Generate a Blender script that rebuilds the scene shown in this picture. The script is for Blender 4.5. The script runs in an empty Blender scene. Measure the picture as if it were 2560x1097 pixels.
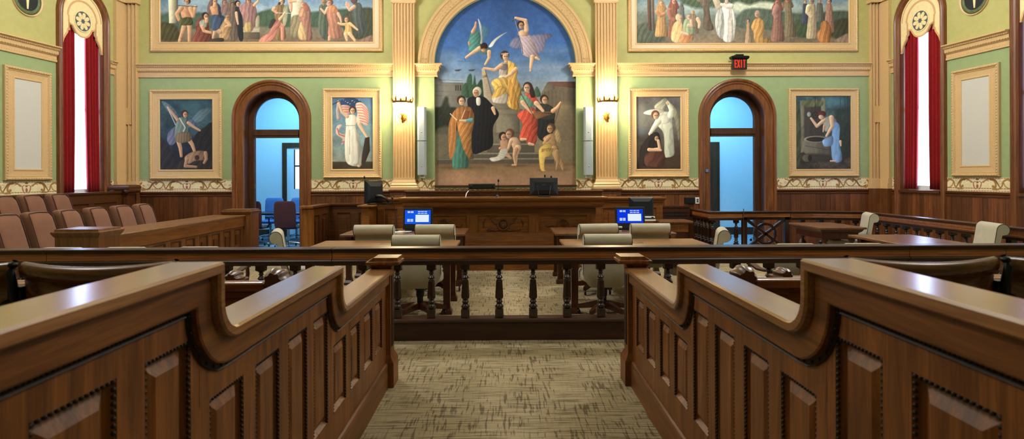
import bpy, bmesh, math, random
import numpy as np
from mathutils import Vector, Matrix
PI = math.pi
R = math.radians
random.seed(11)
COL = bpy.context.scene.collection

# ------------------------------------------------------------------ camera model of the photograph
F = 1500.0
PCX, PCY = 1280.0, 440.0
YAW = math.atan(16.0 / F)
ROLL = -0.004
EYE = Vector((0, 0, 1.6))
RM = Matrix.Rotation(-YAW, 3, 'Z') @ Matrix.Rotation(PI / 2, 3, 'X') @ Matrix.Rotation(ROLL, 3, 'Z')

def ray(x, y):
    return RM @ Vector(((x - PCX) / F, -(y - PCY) / F, -1.0))
def atY(x, y, Y):
    r = ray(x, y); return EYE + r * (Y / r.y)
def atZ(x, y, z):
    r = ray(x, y); return EYE + r * ((z - EYE.z) / r.z)

cam_d = bpy.data.cameras.new('camera'); cam = bpy.data.objects.new('camera', cam_d); COL.objects.link(cam)
cam_d.sensor_fit = 'HORIZONTAL'; cam_d.sensor_width = 36.0; cam_d.lens = 36.0 * F / 2560.0
cam_d.shift_y = -(548.5 - PCY) / 2560.0
cam_d.clip_start = 0.05
cam_d.dof.use_dof = True; cam_d.dof.focus_distance = 10.0; cam_d.dof.aperture_fstop = 4.0
cam.matrix_world = Matrix.Translation(EYE) @ RM.to_4x4()
bpy.context.scene.camera = cam

# ------------------------------------------------------------------ materials
def lin(c):
    o = []
    for v in c[:3]:
        v = v / 255.0
        o.append(v / 12.92 if v <= 0.04045 else ((v + 0.055) / 1.055) ** 2.4)
    return o + [1.0]

class NT:
    def __init__(s, name):
        s.m = bpy.data.materials.new(name); s.m.use_nodes = True
        s.t = s.m.node_tree; s.n = s.t.nodes; s.n.clear()
        s.out = s.n.new('ShaderNodeOutputMaterial')
    def add(s, typ, **kw):
        n = s.n.new(typ)
        for k, v in kw.items():
            if k.startswith('i_'):
                n.inputs[k[2:].replace('_', ' ')].default_value = v
            else:
                setattr(n, k, v)
        return n
    def ln(s, a, b): s.t.links.new(a, b)
    def bsdf(s, col=None, rough=.5, spec=.5, **kw):
        b = s.add('ShaderNodeBsdfPrincipled')
        b.inputs['Roughness'].default_value = rough
        b.inputs['Specular IOR Level'].default_value = spec
        if col is not None: b.inputs['Base Color'].default_value = col
        for k, v in kw.items(): b.inputs[k.replace('_', ' ')].default_value = v
        s.ln(b.outputs[0], s.out.inputs[0]); return b
    def coords(s, scale=(1, 1, 1), kind='Object'):
        tc = s.add('ShaderNodeTexCoord'); mp = s.add('ShaderNodeMapping')
        mp.inputs['Scale'].default_value = scale
        s.ln(tc.outputs[kind], mp.inputs[0]); return mp.outputs[0]
    def noise(s, vec, scale, detail=4, rough=.55, dist=0.0):
        n = s.add('ShaderNodeTexNoise'); n.inputs['Scale'].default_value = scale
        n.inputs['Detail'].default_value = detail; n.inputs['Roughness'].default_value = rough
        n.inputs['Distortion'].default_value = dist
        s.ln(vec, n.inputs['Vector']); return n.outputs[0]
    def ramp(s, fac, stops):
        r = s.add('ShaderNodeValToRGB'); e = r.color_ramp.elements
        while len(e) < len(stops): e.new(.5)
        for el, (p, c) in zip(e, stops): el.position = p; el.color = c
        s.ln(fac, r.inputs[0]); return r.outputs[0]
    def mix(s, fac, a, b, mode='MIX'):
        m = s.add('ShaderNodeMix', data_type='RGBA', blend_type=mode)
        for k, v in ((0, fac), (6, a), (7, b)):
            if hasattr(v, 'is_linked'): s.ln(v, m.inputs[k])
            else: m.inputs[k].default_value = v
        return m.outputs[2]
    def bump(s, h, b, strength=.2, dist=.01):
        bp = s.add('ShaderNodeBump'); bp.inputs['Strength'].default_value = strength
        bp.inputs['Distance'].default_value = dist
        s.ln(h, bp.inputs['Height']); s.ln(bp.outputs[0], b.inputs['Normal'])

def plain(name, c, rough=.5, spec=.5, metal=0.0, var=.06, nscale=18):
    k = NT(name); b = k.bsdf(lin(c), rough, spec, Metallic=metal)
    if var:
        v = k.noise(k.coords(), nscale)
        lo = [x * (1 - var) for x in lin(c)[:3]] + [1]; hi = [min(1, x * (1 + var)) for x in lin(c)[:3]] + [1]
        k.ln(k.ramp(v, [(.3, lo), (.7, hi)]), b.inputs['Base Color'])
    return k.m

def emit(name, c, st):
    k = NT(name); e = k.add('ShaderNodeEmission'); e.inputs[0].default_value = lin(c); e.inputs[1].default_value = st
    k.ln(e.outputs[0], k.out.inputs[0]); return k.m

def wood(name, dark, light, axis='z', rough=.34, spec=.5, fig=1.0, island=0.0, coat=0.0):
    k = NT(name); b = k.bsdf(None, rough, spec)
    if coat:
        b.inputs['Coat Weight'].default_value = coat; b.inputs['Coat Roughness'].default_value = .18
    sc = {'x': (1.2, 14, 14), 'y': (14, 1.2, 14), 'z': (14, 14, 1.2)}[axis]
    sf = {'x': (5, 160, 160), 'y': (160, 5, 160), 'z': (160, 160, 5)}[axis]
    n1 = k.noise(k.coords(sc), 1.0, 6, .6, 1.2 * fig)
    n2 = k.noise(k.coords(sf), 1.0, 3, .6)
    c1 = k.ramp(n1, [(.30, lin(dark)), (.72, lin(light))])
    g = k.ramp(n2, [(.35, (.62, .58, .54, 1)), (.6, (1, 1, 1, 1))])
    c = k.mix(.75, c1, g, 'MULTIPLY')
    if island:
        gi = k.add('ShaderNodeNewGeometry')
        rr = k.ramp(gi.outputs['Random Per Island'], [(0, (1 - island,) * 3 + (1,)), (1, (1 + island, 1 + island * .9, 1 + island * .8, 1))])
        c = k.mix(1.0, c, rr, 'MULTIPLY')
    k.ln(c, b.inputs['Base Color'])
    k.bump(n2, b, .08, .002)
    return k.m

M = {}
M['wall_green'] = plain('sage_green_paint', (150, 166, 117), .6, .35, var=.05, nscale=9)
M['wall_olive'] = plain('olive_yellow_paint', (180, 174, 110), .6, .35, var=.05, nscale=9)
M['gold'] = plain('cream_gold_paint', (207, 172, 122), .42, .45, var=.05, nscale=30)
M['gold_deep'] = plain('gilt_paint', (194, 150, 86), .35, .5, metal=.25, var=.08, nscale=40)
M['ceiling'] = plain('ceiling_plaster', (226, 214, 182), .8, .2)
M['w_part'] = wood('partition_oak', (84, 46, 17), (150, 92, 40), 'z', .42, .36)
M['w_part_y'] = wood('partition_oak_rail', (78, 43, 16), (140, 86, 38), 'y', .4, .4)
M['w_cap'] = wood('lit_cap_oak', (128, 84, 46), (166, 116, 70), 'y', .26, .6, fig=.5, coat=.6)  # base tone raised to hold the light the cap reflects
M['w_bead'] = wood('bead_shade_oak', (30, 17, 8), (58, 35, 16), 'z', .5, .3)  # oak darkened so the moulding's undercut shade is in its colour
M['w_dark'] = wood('bar_dark_mahogany', (38, 17, 8), (72, 36, 17), 'x', .33, .5)
M['w_dark_z'] = wood('baluster_mahogany', (36, 19, 14), (60, 34, 24), 'z', .22, .6)
M['w_darky'] = wood('rail_mahogany', (50, 24, 11), (86, 46, 22), 'y', .28, .55)
M['w_rail_warm'] = wood('bar_rail_fascia', (118, 62, 26), (176, 108, 52), 'x', .3, .5)
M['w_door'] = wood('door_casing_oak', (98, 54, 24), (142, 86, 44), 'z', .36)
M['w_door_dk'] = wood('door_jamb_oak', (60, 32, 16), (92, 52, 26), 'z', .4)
M['w_bench'] = wood('bench_quarter_oak', (98, 56, 18), (150, 92, 36), 'x', .4, .4, fig=2.4)
M['w_bench_z'] = wood('bench_oak_stile', (102, 60, 20), (156, 98, 40), 'z', .4, .4, fig=1.5)
M['w_bench_dk'] = wood('bench_oak_dark', (62, 34, 13), (100, 58, 24), 'x', .4, .4, fig=2)
M['w_carving'] = wood('carving_shade_oak', (78, 44, 16), (122, 74, 30), 'x', .4, .4, fig=2)  # darker than the bench oak to paint in the relief's shade
M['w_wains'] = wood('wainscot_oak', (82, 46, 22), (126, 76, 40), 'z', .42, .4, island=.42)
M['w_wainr'] = wood('wainscot_rail_oak', (70, 38, 18), (108, 64, 34), 'x', .4, .4)
M['w_wainy'] = wood('wainscot_rail_side_oak', (70, 38, 18), (108, 64, 34), 'y', .4, .4)
M['w_table'] = wood('table_oak', (128, 88, 54), (172, 126, 84), 'x', .3, .5)
M['w_tabley'] = wood('table_walnut', (96, 60, 38), (134, 90, 60), 'y', .26, .5)
M['w_leg'] = wood('table_leg_mahogany', (52, 24, 13), (84, 42, 24), 'z', .3)
M['w_jury'] = wood('jury_rail_oak', (96, 58, 26), (140, 92, 46), 'y', .34, .5)
M['w_jury_z'] = wood('jury_panel_oak', (88, 52, 24), (130, 84, 42), 'z', .38)
M['w_pew'] = wood('pew_rail_oak', (112, 58, 22), (164, 96, 44), 'x', .26, .6)
M['w_seat'] = wood('seat_back_oak', (70, 36, 12), (128, 72, 28), 'x', .26, .6, fig=4)
M['w_carve'] = wood('carved_mahogany', (70, 38, 24), (104, 62, 40), 'y', .32, .6)
M['iron'] = plain('black_iron', (16, 15, 15), .4, .5, metal=.6)
M['black'] = plain('black_plastic', (14, 14, 16), .38, .5, var=.02)
M['navy'] = plain('monitor_back_plastic', (12, 18, 27), .4, .45, var=.02)
M['grey'] = plain('grey_plastic', (70, 76, 84), .45, .5)
M['white'] = plain('white_plastic', (225, 228, 226), .45, .5, var=.02)
M['spk'] = plain('speaker_grey_white', (160, 169, 172), .5, .45, var=.02, nscale=200)
M['blank'] = plain('white_acoustic_panel', (203, 199, 190), .85, .2, var=.03, nscale=60)
M['chrome'] = plain('polished_metal', (190, 190, 192), .18, .6, metal=1.0, var=0)
M['brass'] = plain('antique_brass', (150, 104, 44), .3, .5, metal=.9, var=.1)
M['cable'] = plain('white_cable', (220, 220, 215), .4)

def fabric(name, c, rough=.85, scale=260, var=.12):
    k = NT(name); b = k.bsdf(None, rough, .2); b.inputs['Sheen Weight'].default_value = .15
    v = k.noise(k.coords(), scale, 2); v2 = k.noise(k.coords(), 7, 4)
    a = lin(c); lo = [x * (1 - var) for x in a[:3]] + [1]; hi = [min(1, x * (1 + var)) for x in a[:3]] + [1]
    c1 = k.ramp(v, [(.35, lo), (.65, hi)]); c2 = k.ramp(v2, [(.3, (.9, .9, .9, 1)), (.7, (1.05, 1.05, 1.05, 1))])
    k.ln(k.mix(1.0, c1, c2, 'MULTIPLY'), b.inputs['Base Color']); k.bump(v, b, .15, .002)
    return k.m
M['f_jury'] = fabric('brown_upholstery', (122, 82, 62))
M['f_jury_dk'] = fabric('brown_upholstery_side', (106, 66, 50))
M['f_beige'] = fabric('beige_leather', (180, 173, 153), .55, 420, .06)
M['piping'] = fabric('dark_piping', (62, 50, 40))
M['piping_br'] = fabric('brown_piping', (76, 46, 36))
M['velvet'] = fabric('red_velvet', (146, 18, 22), .8, 90, .2)
M['f_purple'] = fabric('purple_mesh_fabric', (84, 52, 60))
M['f_blue'] = fabric('blue_fabric', (90, 120, 170))
M['room_white'] = plain('side_room_paint', (214, 220, 222), .8, .2, var=.02)
M['room_carpet'] = plain('side_room_carpet', (130, 150, 160), .95, .1, var=.4, nscale=30)
M['valance'] = plain('cream_valance_paint', (238, 218, 164), .6, .3, var=.05)
M['valance_tan'] = plain('tan_stencil_paint', (214, 168, 118), .6, .3)
M['rosette'] = plain('slate_paint', (86, 96, 100), .6, .3)
M['medal'] = plain('medallion_verdigris', (92, 102, 66), .5, .4, var=.3, nscale=25)
M['medal_dk'] = plain('medallion_dark', (36, 38, 40), .5, .4)
M['screen_blue'] = emit('screen_blue', (20, 88, 226), 1.0)
M['screen_blue2'] = emit('screen_deep_blue', (12, 56, 220), 1.0)
M['screen_white'] = emit('screen_white', (226, 238, 248), 1.0)
M['exit_red'] = emit('exit_red', (255, 50, 24), 1.6)
M['lamp'] = emit('lamp_glass_glow', (255, 236, 196), 95)
M['sky'] = emit('overcast_sky', (186, 210, 255), 11.0)
M['sky_room'] = emit('blue_window_sky', (170, 205, 255), 3.0)

def carpet():
    k = NT('woven_carpet'); b = k.bsdf(None, .95, .1)
    n1 = k.noise(k.coords((3.6, 58, 1)), 1.0, 2, .5); n2 = k.noise(k.coords((58, 4.5, 1)), 1.0, 2, .5)
    blk = k.noise(k.coords((3.2, 3.2, 1)), 1.0, 1, .5); fine = k.noise(k.coords(), 190, 2); big = k.noise(k.coords(), 1.3, 3)
    base = k.ramp(big, [(.3, lin((154, 138, 108))), (.7, lin((172, 155, 122)))])
    d1 = k.ramp(n1, [(.42, (1, 1, 1, 1)), (.465, (0, 0, 0, 1))]); d2 = k.ramp(n2, [(.41, (1, 1, 1, 1)), (.455, (0, 0, 0, 1))])
    l1 = k.ramp(n1, [(.56, (0, 0, 0, 1)), (.66, (1, 1, 1, 1))])
    bm = k.ramp(blk, [(.40, (.15, .15, .15, 1)), (.50, (1, 1, 1, 1))])
    d2m = k.mix(1.0, d2, bm, 'MULTIPLY')
    c = k.mix(k.mix(1.0, d1, (.62, .62, .62, 1), 'MULTIPLY'), base, lin((92, 80, 60)))
    c = k.mix(k.mix(1.0, d2m, (.75, .75, .75, 1), 'MULTIPLY'), c, lin((84, 72, 52)))
    c = k.mix(k.mix(1.0, l1, (.4, .4, .4, 1), 'MULTIPLY'), c, lin((186, 175, 148)))
    f = k.ramp(fine, [(.3, (.82, .82, .82, 1)), (.7, (1.08, 1.08, 1.08, 1))])
    k.ln(k.mix(1.0, c, f, 'MULTIPLY'), b.inputs['Base Color']); k.bump(fine, b, .4, .004)
    return k.m
M['carpet'] = carpet()

def glass():
    k = NT('transom_glass'); t = k.add('ShaderNodeBsdfTransparent'); g = k.add('ShaderNodeBsdfGlossy')
    t.inputs[0].default_value = (.86, .93, .96, 1); g.inputs['Roughness'].default_value = .04
    fr = k.add('ShaderNodeFresnel'); fr.inputs[0].default_value = 1.5
    ns = k.noise(k.coords(), 3.5, 2); bp = k.add('ShaderNodeBump'); bp.inputs['Strength'].default_value = .12
    k.ln(ns, bp.inputs['Height']); k.ln(bp.outputs[0], g.inputs['Normal'])
    mx = k.add('ShaderNodeMixShader'); k.ln(fr.outputs[0], mx.inputs[0]); k.ln(t.outputs[0], mx.inputs[1]); k.ln(g.outputs[0], mx.inputs[2])
    k.ln(mx.outputs[0], k.out.inputs[0]); return k.m
M['glass'] = glass()
def sheer():
    k = NT('sheer_white_fabric'); t = k.add('ShaderNodeBsdfTransparent'); d = k.add('ShaderNodeBsdfTranslucent')
    d.inputs[0].default_value = (.95, .96, 1, 1)
    mx = k.add('ShaderNodeMixShader'); mx.inputs[0].default_value = .6
    k.ln(t.outputs[0], mx.inputs[1]); k.ln(d.outputs[0], mx.inputs[2]); k.ln(mx.outputs[0], k.out.inputs[0]); return k.m
M['sheer'] = sheer()
def painted():
    k = NT('oil_paint_on_canvas'); b = k.bsdf(None, .62, .25)
    a = k.add('ShaderNodeVertexColor', layer_name='Col'); k.ln(a.outputs[0], b.inputs['Base Color'])
    k.bump(k.noise(k.coords(), 160, 2), b, .08, .002); return k.m
M['canvas'] = painted()

# ------------------------------------------------------------------ mesh builder
class MB:
    def __init__(s): s.v = []; s.f = []; s.sm = []; s.mi = []; s.cm = 0; s.X = None
    def add(s, vs, fs, smooth=False):
        o = len(s.v)
        if s.X is not None: vs = [tuple(s.X @ Vector(p)) for p in vs]
        s.v += [tuple(p) for p in vs]
        for f in fs: s.f.append([i + o for i in f]); s.sm.append(smooth); s.mi.append(s.cm)
        return s
    def box(s, x0, x1, y0, y1, z0, z1):
        v = [(x0, y0, z0), (x1, y0, z0), (x1, y1, z0), (x0, y1, z0), (x0, y0, z1), (x1, y0, z1), (x1, y1, z1), (x0, y1, z1)]
        return s.add(v, [(3, 2, 1, 0), (4, 5, 6, 7), (0, 1, 5, 4), (1, 2, 6, 5), (2, 3, 7, 6), (3, 0, 4, 7)])
    def obox(s, c, d, e, f):
        # box from origin c spanned by vectors d,e,f
        c, d, e, f = map(Vector, (c, d, e, f))
        v = [c, c + d, c + d + e, c + e, c + f, c + d + f, c + d + e + f, c + e + f]
        return s.add(v, [(3, 2, 1, 0), (4, 5, 6, 7), (0, 1, 5, 4), (1, 2, 6, 5), (2, 3, 7, 6), (3, 0, 4, 7)])
    def prism(s, poly, fm, a0, a1, smooth=False, caps=True):
        n = len(poly)
        v = [fm(p[0], p[1], a0) for p in poly] + [fm(p[0], p[1], a1) for p in poly]
        f = [(i, (i + 1) % n, n + (i + 1) % n, n + i) for i in range(n)]
        s.add(v, f, smooth)
        if caps: s.add(v, [tuple(range(n - 1, -1, -1)), tuple(range(n, 2 * n))])
        return s
    def rings(s, rs, closed_ring=True, smooth=True, cap=True, closed_path=False):
        n = len(rs[0]); v = [p for r in rs for p in r]; f = []
        m = len(rs)
        for i in range(m if closed_path else m - 1):
            j = (i + 1) % m
            for k in range(n if closed_ring else n - 1):
                k2 = (k + 1) % n; f.append((i * n + k, i * n + k2, j * n + k2, j * n + k))
        s.add(v, f, smooth)
        if cap and closed_ring and not closed_path:
            s.add(rs[0], [tuple(range(n - 1, -1, -1))]); s.add(rs[-1], [tuple(range(n))])
        return s
    def lathe(s, prof, c, seg=20, smooth=True, axis='z', square=0):
        rs = []
        for r, z in prof:
            ring = []
            for k in range(seg):
                a = 2 * PI * k / seg + (PI / seg if seg in (4, 8) else 0)
                if axis == 'z': p = (c[0] + r * math.cos(a), c[1] + r * math.sin(a), c[2] + z)
                elif axis == 'y': p = (c[0] + r * math.cos(a), c[1] + z, c[2] + r * math.sin(a))
                else: p = (c[0] + z, c[1] + r * math.cos(a), c[2] + r * math.sin(a))
                ring.append(p)
            rs.append(ring)
        return s.rings(rs, smooth=smooth)
    def tube(s, pts, r, seg=8, smooth=True):
        pts = [Vector(p) for p in pts]; n = len(pts); rs = []
        up = Vector((0, 0, 1))
        for i, p in enumerate(pts):
            d = (pts[min(i + 1, n - 1)] - pts[max(i - 1, 0)]).normalized()
            u = up if abs(d.dot(up)) < .95 else Vector((0, 1, 0))
            a = d.cross(u).normalized(); b = d.cross(a).normalized()
            rr = r[i] if isinstance(r, (list, tuple)) else r
            rs.append([tuple(p + (a * math.cos(2 * PI * k / seg) + b * math.sin(2 * PI * k / seg)) * rr) for k in range(seg)])
        return s.rings(rs, smooth=smooth)
    def ball(s, c, r, seg=8, rg=5, sc=(1, 1, 1)):
        rs = []
        v = [(c[0], c[1], c[2] + r * sc[2])]; f = []
        for i in range(1, rg):
            t = PI * i / rg
            for k in range(seg):
                a = 2 * PI * k / seg
                v.append((c[0] + r * sc[0] * math.sin(t) * math.cos(a), c[1] + r * sc[1] * math.sin(t) * math.sin(a), c[2] + r * sc[2] * math.cos(t)))
        v.append((c[0], c[1], c[2] - r * sc[2])); L = len(v) - 1
        for k in range(seg): f.append((0, 1 + k, 1 + (k + 1) % seg)); f.append((L, L - 1 - k, L - 1 - (k + 1) % seg))
        for i in range(rg - 2):
            for k in range(seg):
                a = 1 + i * seg + k; b = 1 + i * seg + (k + 1) % seg; f.append((a, a + seg, b + seg, b))
        return s.add(v, f, True)
    def molding(s, path, prof, fm, closed=False, smooth=False):
        P = [Vector(p) for p in path]; n = len(P); rs = []
        for i in range(n):
            if closed: a, b = P[i] - P[i - 1], P[(i + 1) % n] - P[i]
            else:
                a = P[i] - P[i - 1] if i > 0 else P[1] - P[0]
                b = P[i + 1] - P[i] if i < n - 1 else P[-1] - P[-2]
            a.normalize(); b.normalize()
            na, nb = Vector((-a.y, a.x)), Vector((-b.y, b.x))
            m = na + nb; m = m / max(.25, m.dot(na)) if m.length > 1e-6 else na
            rs.append([fm(P[i].x + m.x * d, P[i].y + m.y * d, h) for d, h in prof])
        return s.rings(rs, closed_ring=True, smooth=smooth, cap=not closed, closed_path=closed)
    def beads(s, path, step, r, fm, d, h, closed=False, seg=6, sc=(1, 1, 1)):
        P = [Vector(p) for p in path]
        if closed: P = P + [P[0]]
        for a, b in zip(P[:-1], P[1:]):
            L = (b - a).length
            if L < 1e-6: continue
            t = (b - a) / L; nn = Vector((-t.y, t.x)); k = max(1, int(round(L / step)))
            for i in range(k):
                q = a + t * (L * (i + .5) / k) + nn * d
                s.ball(fm(q.x, q.y, h), r, seg, 4, sc)
        return s
    def build(s, name, mat, parent=None, bevel=0.0, seg=2, off=None, world=False, sub=0, merge=False):
        me = bpy.data.meshes.new(name)
        vs = s.v
        o = None
        if world and parent is not None:
            q = parent
            base = Vector((0, 0, 0))
            while q is not None: base = base + q.location; q = q.parent
            vs = [(p[0] - base.x, p[1] - base.y, p[2] - base.z) for p in vs]
        elif off is not None:
            vs = [(p[0] - off[0], p[1] - off[1], p[2] - off[2]) for p in vs]
        me.from_pydata(vs, [], s.f)
        mats = mat if isinstance(mat, (list, tuple)) else [mat]
        for m_ in mats: me.materials.append(M[m_] if isinstance(m_, str) else m_)
        me.polygons.foreach_set('use_smooth', s.sm); me.polygons.foreach_set('material_index', s.mi)
        bm = bmesh.new(); bm.from_mesh(me)
        if merge: bmesh.ops.remove_doubles(bm, verts=bm.verts, dist=1e-5)
        bmesh.ops.recalc_face_normals(bm, faces=bm.faces); bm.to_mesh(me); bm.free()
        ob = bpy.data.objects.new(name, me); COL.objects.link(ob)
        if parent is not None: ob.parent = parent
        elif off is not None: ob.location = off
        if bevel:
            b = ob.modifiers.new('bevel', 'BEVEL'); b.width = bevel; b.segments = seg; b.limit_method = 'ANGLE'; b.angle_limit = R(40)
            b.harden_normals = False
        if sub:
            b = ob.modifiers.new('subsurf', 'SUBSURF'); b.levels = sub; b.render_levels = sub
        return ob

def tag(o, label=None, cat=None, group=None, kind=None):
    if label: o['label'] = label
    if cat: o['category'] = cat
    if group: o['group'] = group
    if kind: o['kind'] = kind
    return o
def thing(name, label, cat, loc=(0, 0, 0), rz=0.0, group=None):
    o = bpy.data.objects.new(name, None); COL.objects.link(o); o.empty_display_size = .1
    o.location = loc; o.rotation_euler = (0, 0, rz)
    return tag(o, label, cat, group)
def dup(root, loc, rz=0.0, label=None, group=None):
    r = root.copy(); COL.objects.link(r); r.location = loc; r.rotation_euler = (0, 0, rz)
    if label: r['label'] = label
    if group: r['group'] = group
    def rec(a, b):
        for ch in [c for c in bpy.data.objects if c.parent == a and c != b]:
            c = ch.copy(); COL.objects.link(c); c.parent = b; rec(ch, c)
    rec(root, r); return r
def struct(mb, name, mat, parent=None, **kw):
    o = mb.build(name, mat, parent, **kw); o['kind'] = 'structure'; return o
ident = lambda u, v, h: (u, v, h)
XY = ident
XZ = lambda u, v, h: (u, h, v)
YZ = lambda u, v, h: (h, u, v)
def arc(cx, cy, r, a0, a1, n):
    return [(cx + r * math.cos(R(a0 + (a1 - a0) * i / n)), cy + r * math.sin(R(a0 + (a1 - a0) * i / n))) for i in range(n + 1)]
def rect(x0, x1, z0, z1): return [(x0, z0), (x1, z0), (x1, z1), (x0, z1)]
# ================================================================== SHELL
YW = 12.7
ZC = 3.83
ZT = 7.0
def W(x, y): p = atY(x, y, YW); return p.x, p.z
DX = 4.92          # door axis
DZ = 2.825         # spring line of the door arches
MR = 1.5           # mural half width
MZ = 3.95          # mural spring line

b = MB(); b.add([(-11, -6, 0), (11, -6, 0), (11, 16.3, 0), (-11, 16.3, 0)], [(0, 1, 2, 3)])
struct(b, 'floor', 'carpet')
b = MB(); b.box(-11, 11, -6, YW, ZT, ZT + .1); struct(b, 'ceiling', 'ceiling')

def arch_top(mb, cx, zs, r, ztop, fm, h=0, n=24):
    pts = arc(cx, zs, r, 180, 0, n)
    for (x0, z0), (x1, z1) in zip(pts[:-1], pts[1:]):
        mb.add([fm(x0, z0, h), fm(x1, z1, h), fm(x1, ztop, h), fm(x0, ztop, h)], [(0, 1, 2, 3)])
def quad(mb, x0, x1, z0, z1, fm, h=0):
    mb.add([fm(x0, z0, h), fm(x1, z0, h), fm(x1, z1, h), fm(x0, z1, h)], [(0, 1, 2, 3)])
FB = lambda u, v, h: (u, YW - h, v)     # back wall: u = X, v = Z, h = out into the room

wb = MB()
q = .60
for x0, x1 in ((-8.2, -DX - q), (-DX + q, -MR), (MR, DX - q), (DX + q, 8.2)): quad(wb, x0, x1, 0, ZC, FB)
quad(wb, -MR, MR, 0, 1.405, FB)
for c in (-DX, DX): arch_top(wb, c, DZ, q, ZC, FB)
for s in (-1, 1):    # jambs of the door arches and of the mural niche
    wb.add([FB(s * MR, 1.405, 0), FB(s * MR, MZ, 0), FB(s * MR, MZ, -.12), FB(s * MR, 1.405, -.12)], [(0, 1, 2, 3)])
wb.cm = 1
for x0, x1 in ((-8.2, -MR), (MR, 8.2)): quad(wb, x0, x1, ZC, ZT, FB)
for s in (-1, 1): quad(wb, *sorted((s * MR, s * MR)), ZC, MZ, FB)
arch_top(wb, 0, MZ, MR, ZT, FB, n=48)
struct(wb, 'wall_back', ['wall_green', 'wall_olive'])

SIDE = {}
def mkside(s):
    C = Vector((s * 7.98, YW, 0)); d = Vector((s * .11, -1, 0)).normalized(); n = Vector((-s * 1, -.11, 0)).normalized()
    def fm(t, z, h):
        p = C + d * t + n * h; return (p.x, p.y, z)
    def px(x, y):
        r = ray(x, y); k = (C - EYE).dot(n) / r.dot(n); p = EYE + r * k
        return (p - C).dot(d), p.z
    SIDE[s] = (fm, px)
    return fm, px
mkside(-1); mkside(1)
WIN = []
fm, px = SIDE[-1]
a, b_ = px(270, 250)[0], px(140, 250)[0]; WIN.append((-1, (a + b_) / 2, (b_ - a) / 2))
fm, px = SIDE[1]
a, b_ = px(2240, 250)[0], px(2368, 250)[0]; WIN.append((1, (a + b_) / 2, (b_ - a) / 2))
hw = (b_ - a) / 2
WIN.append((1, px(2531, 250)[0] + hw, hw))
WZS = 4.66
TEND = 18.6
for s, nm in ((-1, 'wall_left'), (1, 'wall_right')):
    fm, px = SIDE[s]; w = MB(); w.cm = 0
    ws = sorted([(tc, h_ - .05) for (ss, tc, h_) in WIN if ss == s])
    edges = [-.2]
    for tc, h_ in ws: edges += [tc - h_, tc + h_]
    edges.append(TEND)
    for i in range(0, len(edges), 2):
        w.cm = 0; quad(w, edges[i], edges[i + 1], 0, ZC, fm)
        w.cm = 1; quad(w, edges[i], edges[i + 1], ZC, ZT, fm)
    for tc, h_ in ws:
        w.cm = 0; quad(w, tc - h_, tc + h_, 0, 1.22, fm)
        w.cm = 1; arch_top(w, tc, WZS, h_, ZT, fm)
    struct(w, nm, ['wall_green', 'wall_olive'])
w = MB(); w.cm = 0; w.box(-11, 11, -5.6, -5.5, 0, ZC); w.cm = 1; w.box(-11, 11, -5.6, -5.5, ZC, ZT)
struct(w, 'wall_front', ['wall_green', 'wall_olive'])

# ------------------------------------------------------------------ cornices (plan path, profile = (out, z))
CORN = [(0, 3.70), (.028, 3.70), (.03, 3.735), (.018, 3.742), (.02, 3.80), (.03, 3.806), (.055, 3.835), (.06, 3.85), (.062, 3.90), (.075, 3.905), (.10, 3.94), (.13, 3.948), (.13, 3.97), (0, 3.97)]
trim_i = [0]
def trim(mb, mat, **kw):
    trim_i[0] += 1
    return struct(mb, 'trim_%d' % trim_i[0], mat, **kw)
def cornice(path):
    m = MB(); m.molding(path, CORN, XY)
    m.beads(path, .05, .014, XY, .058, 3.835); m.beads(path, .04, .012, XY, .085, 3.912)
    m.beads(path, .045, .008, XY, .024, 3.742)
    trim(m, 'gold')
XL, XR = W(347, 170)[0], W(2172, 170)[0]
P1, P2 = W(1012, 300)[0], W(1514, 300)[0]
PW = .225
cornice([(P1 - PW, YW), (XL, YW)])
cornice([(XR, YW), (P2 + PW, YW)])
cornice([(-MR + .04, YW + .1), (-MR + .04, YW), (P1 + PW, YW)])
cornice([(P2 - PW, YW), (MR - .04, YW), (MR - .04, YW + .1)])
def spath(s, t0, t1):
    fm = SIDE[s][0]; p, q_ = fm(t0, 0, 0)[:2], fm(t1, 0, 0)[:2]
    return [p, q_] if s == -1 else [q_, p]
# ------------------------------------------------------------------ archivolt round the mural
ARV = [(0, -.02), (0, .03), (.05, .035), (.06, .05), (.12, .055), (.13, .085), (.2, .09), (.21, .075), (.27, .08), (.28, .1), (.33, .105), (.345, .05), (.345, 0)]
m = MB(); pa = arc(0, MZ, MR, 180, 0, 64)
m.molding(pa, ARV, FB, smooth=False); m.beads(pa, .055, .016, FB, .165, .09); m.beads(pa, .05, .012, FB, .24, .08)
m.cm = 1
for (x0, z0), (x1, z1) in zip(pa[:-1], pa[1:]):
    m.add([FB(x0, z0, 0), FB(x1, z1, 0), FB(x1, z1, -.12), FB(x0, z0, -.12)], [(0, 1, 2, 3)])
trim(m, ['gold', 'wall_olive'])

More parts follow.
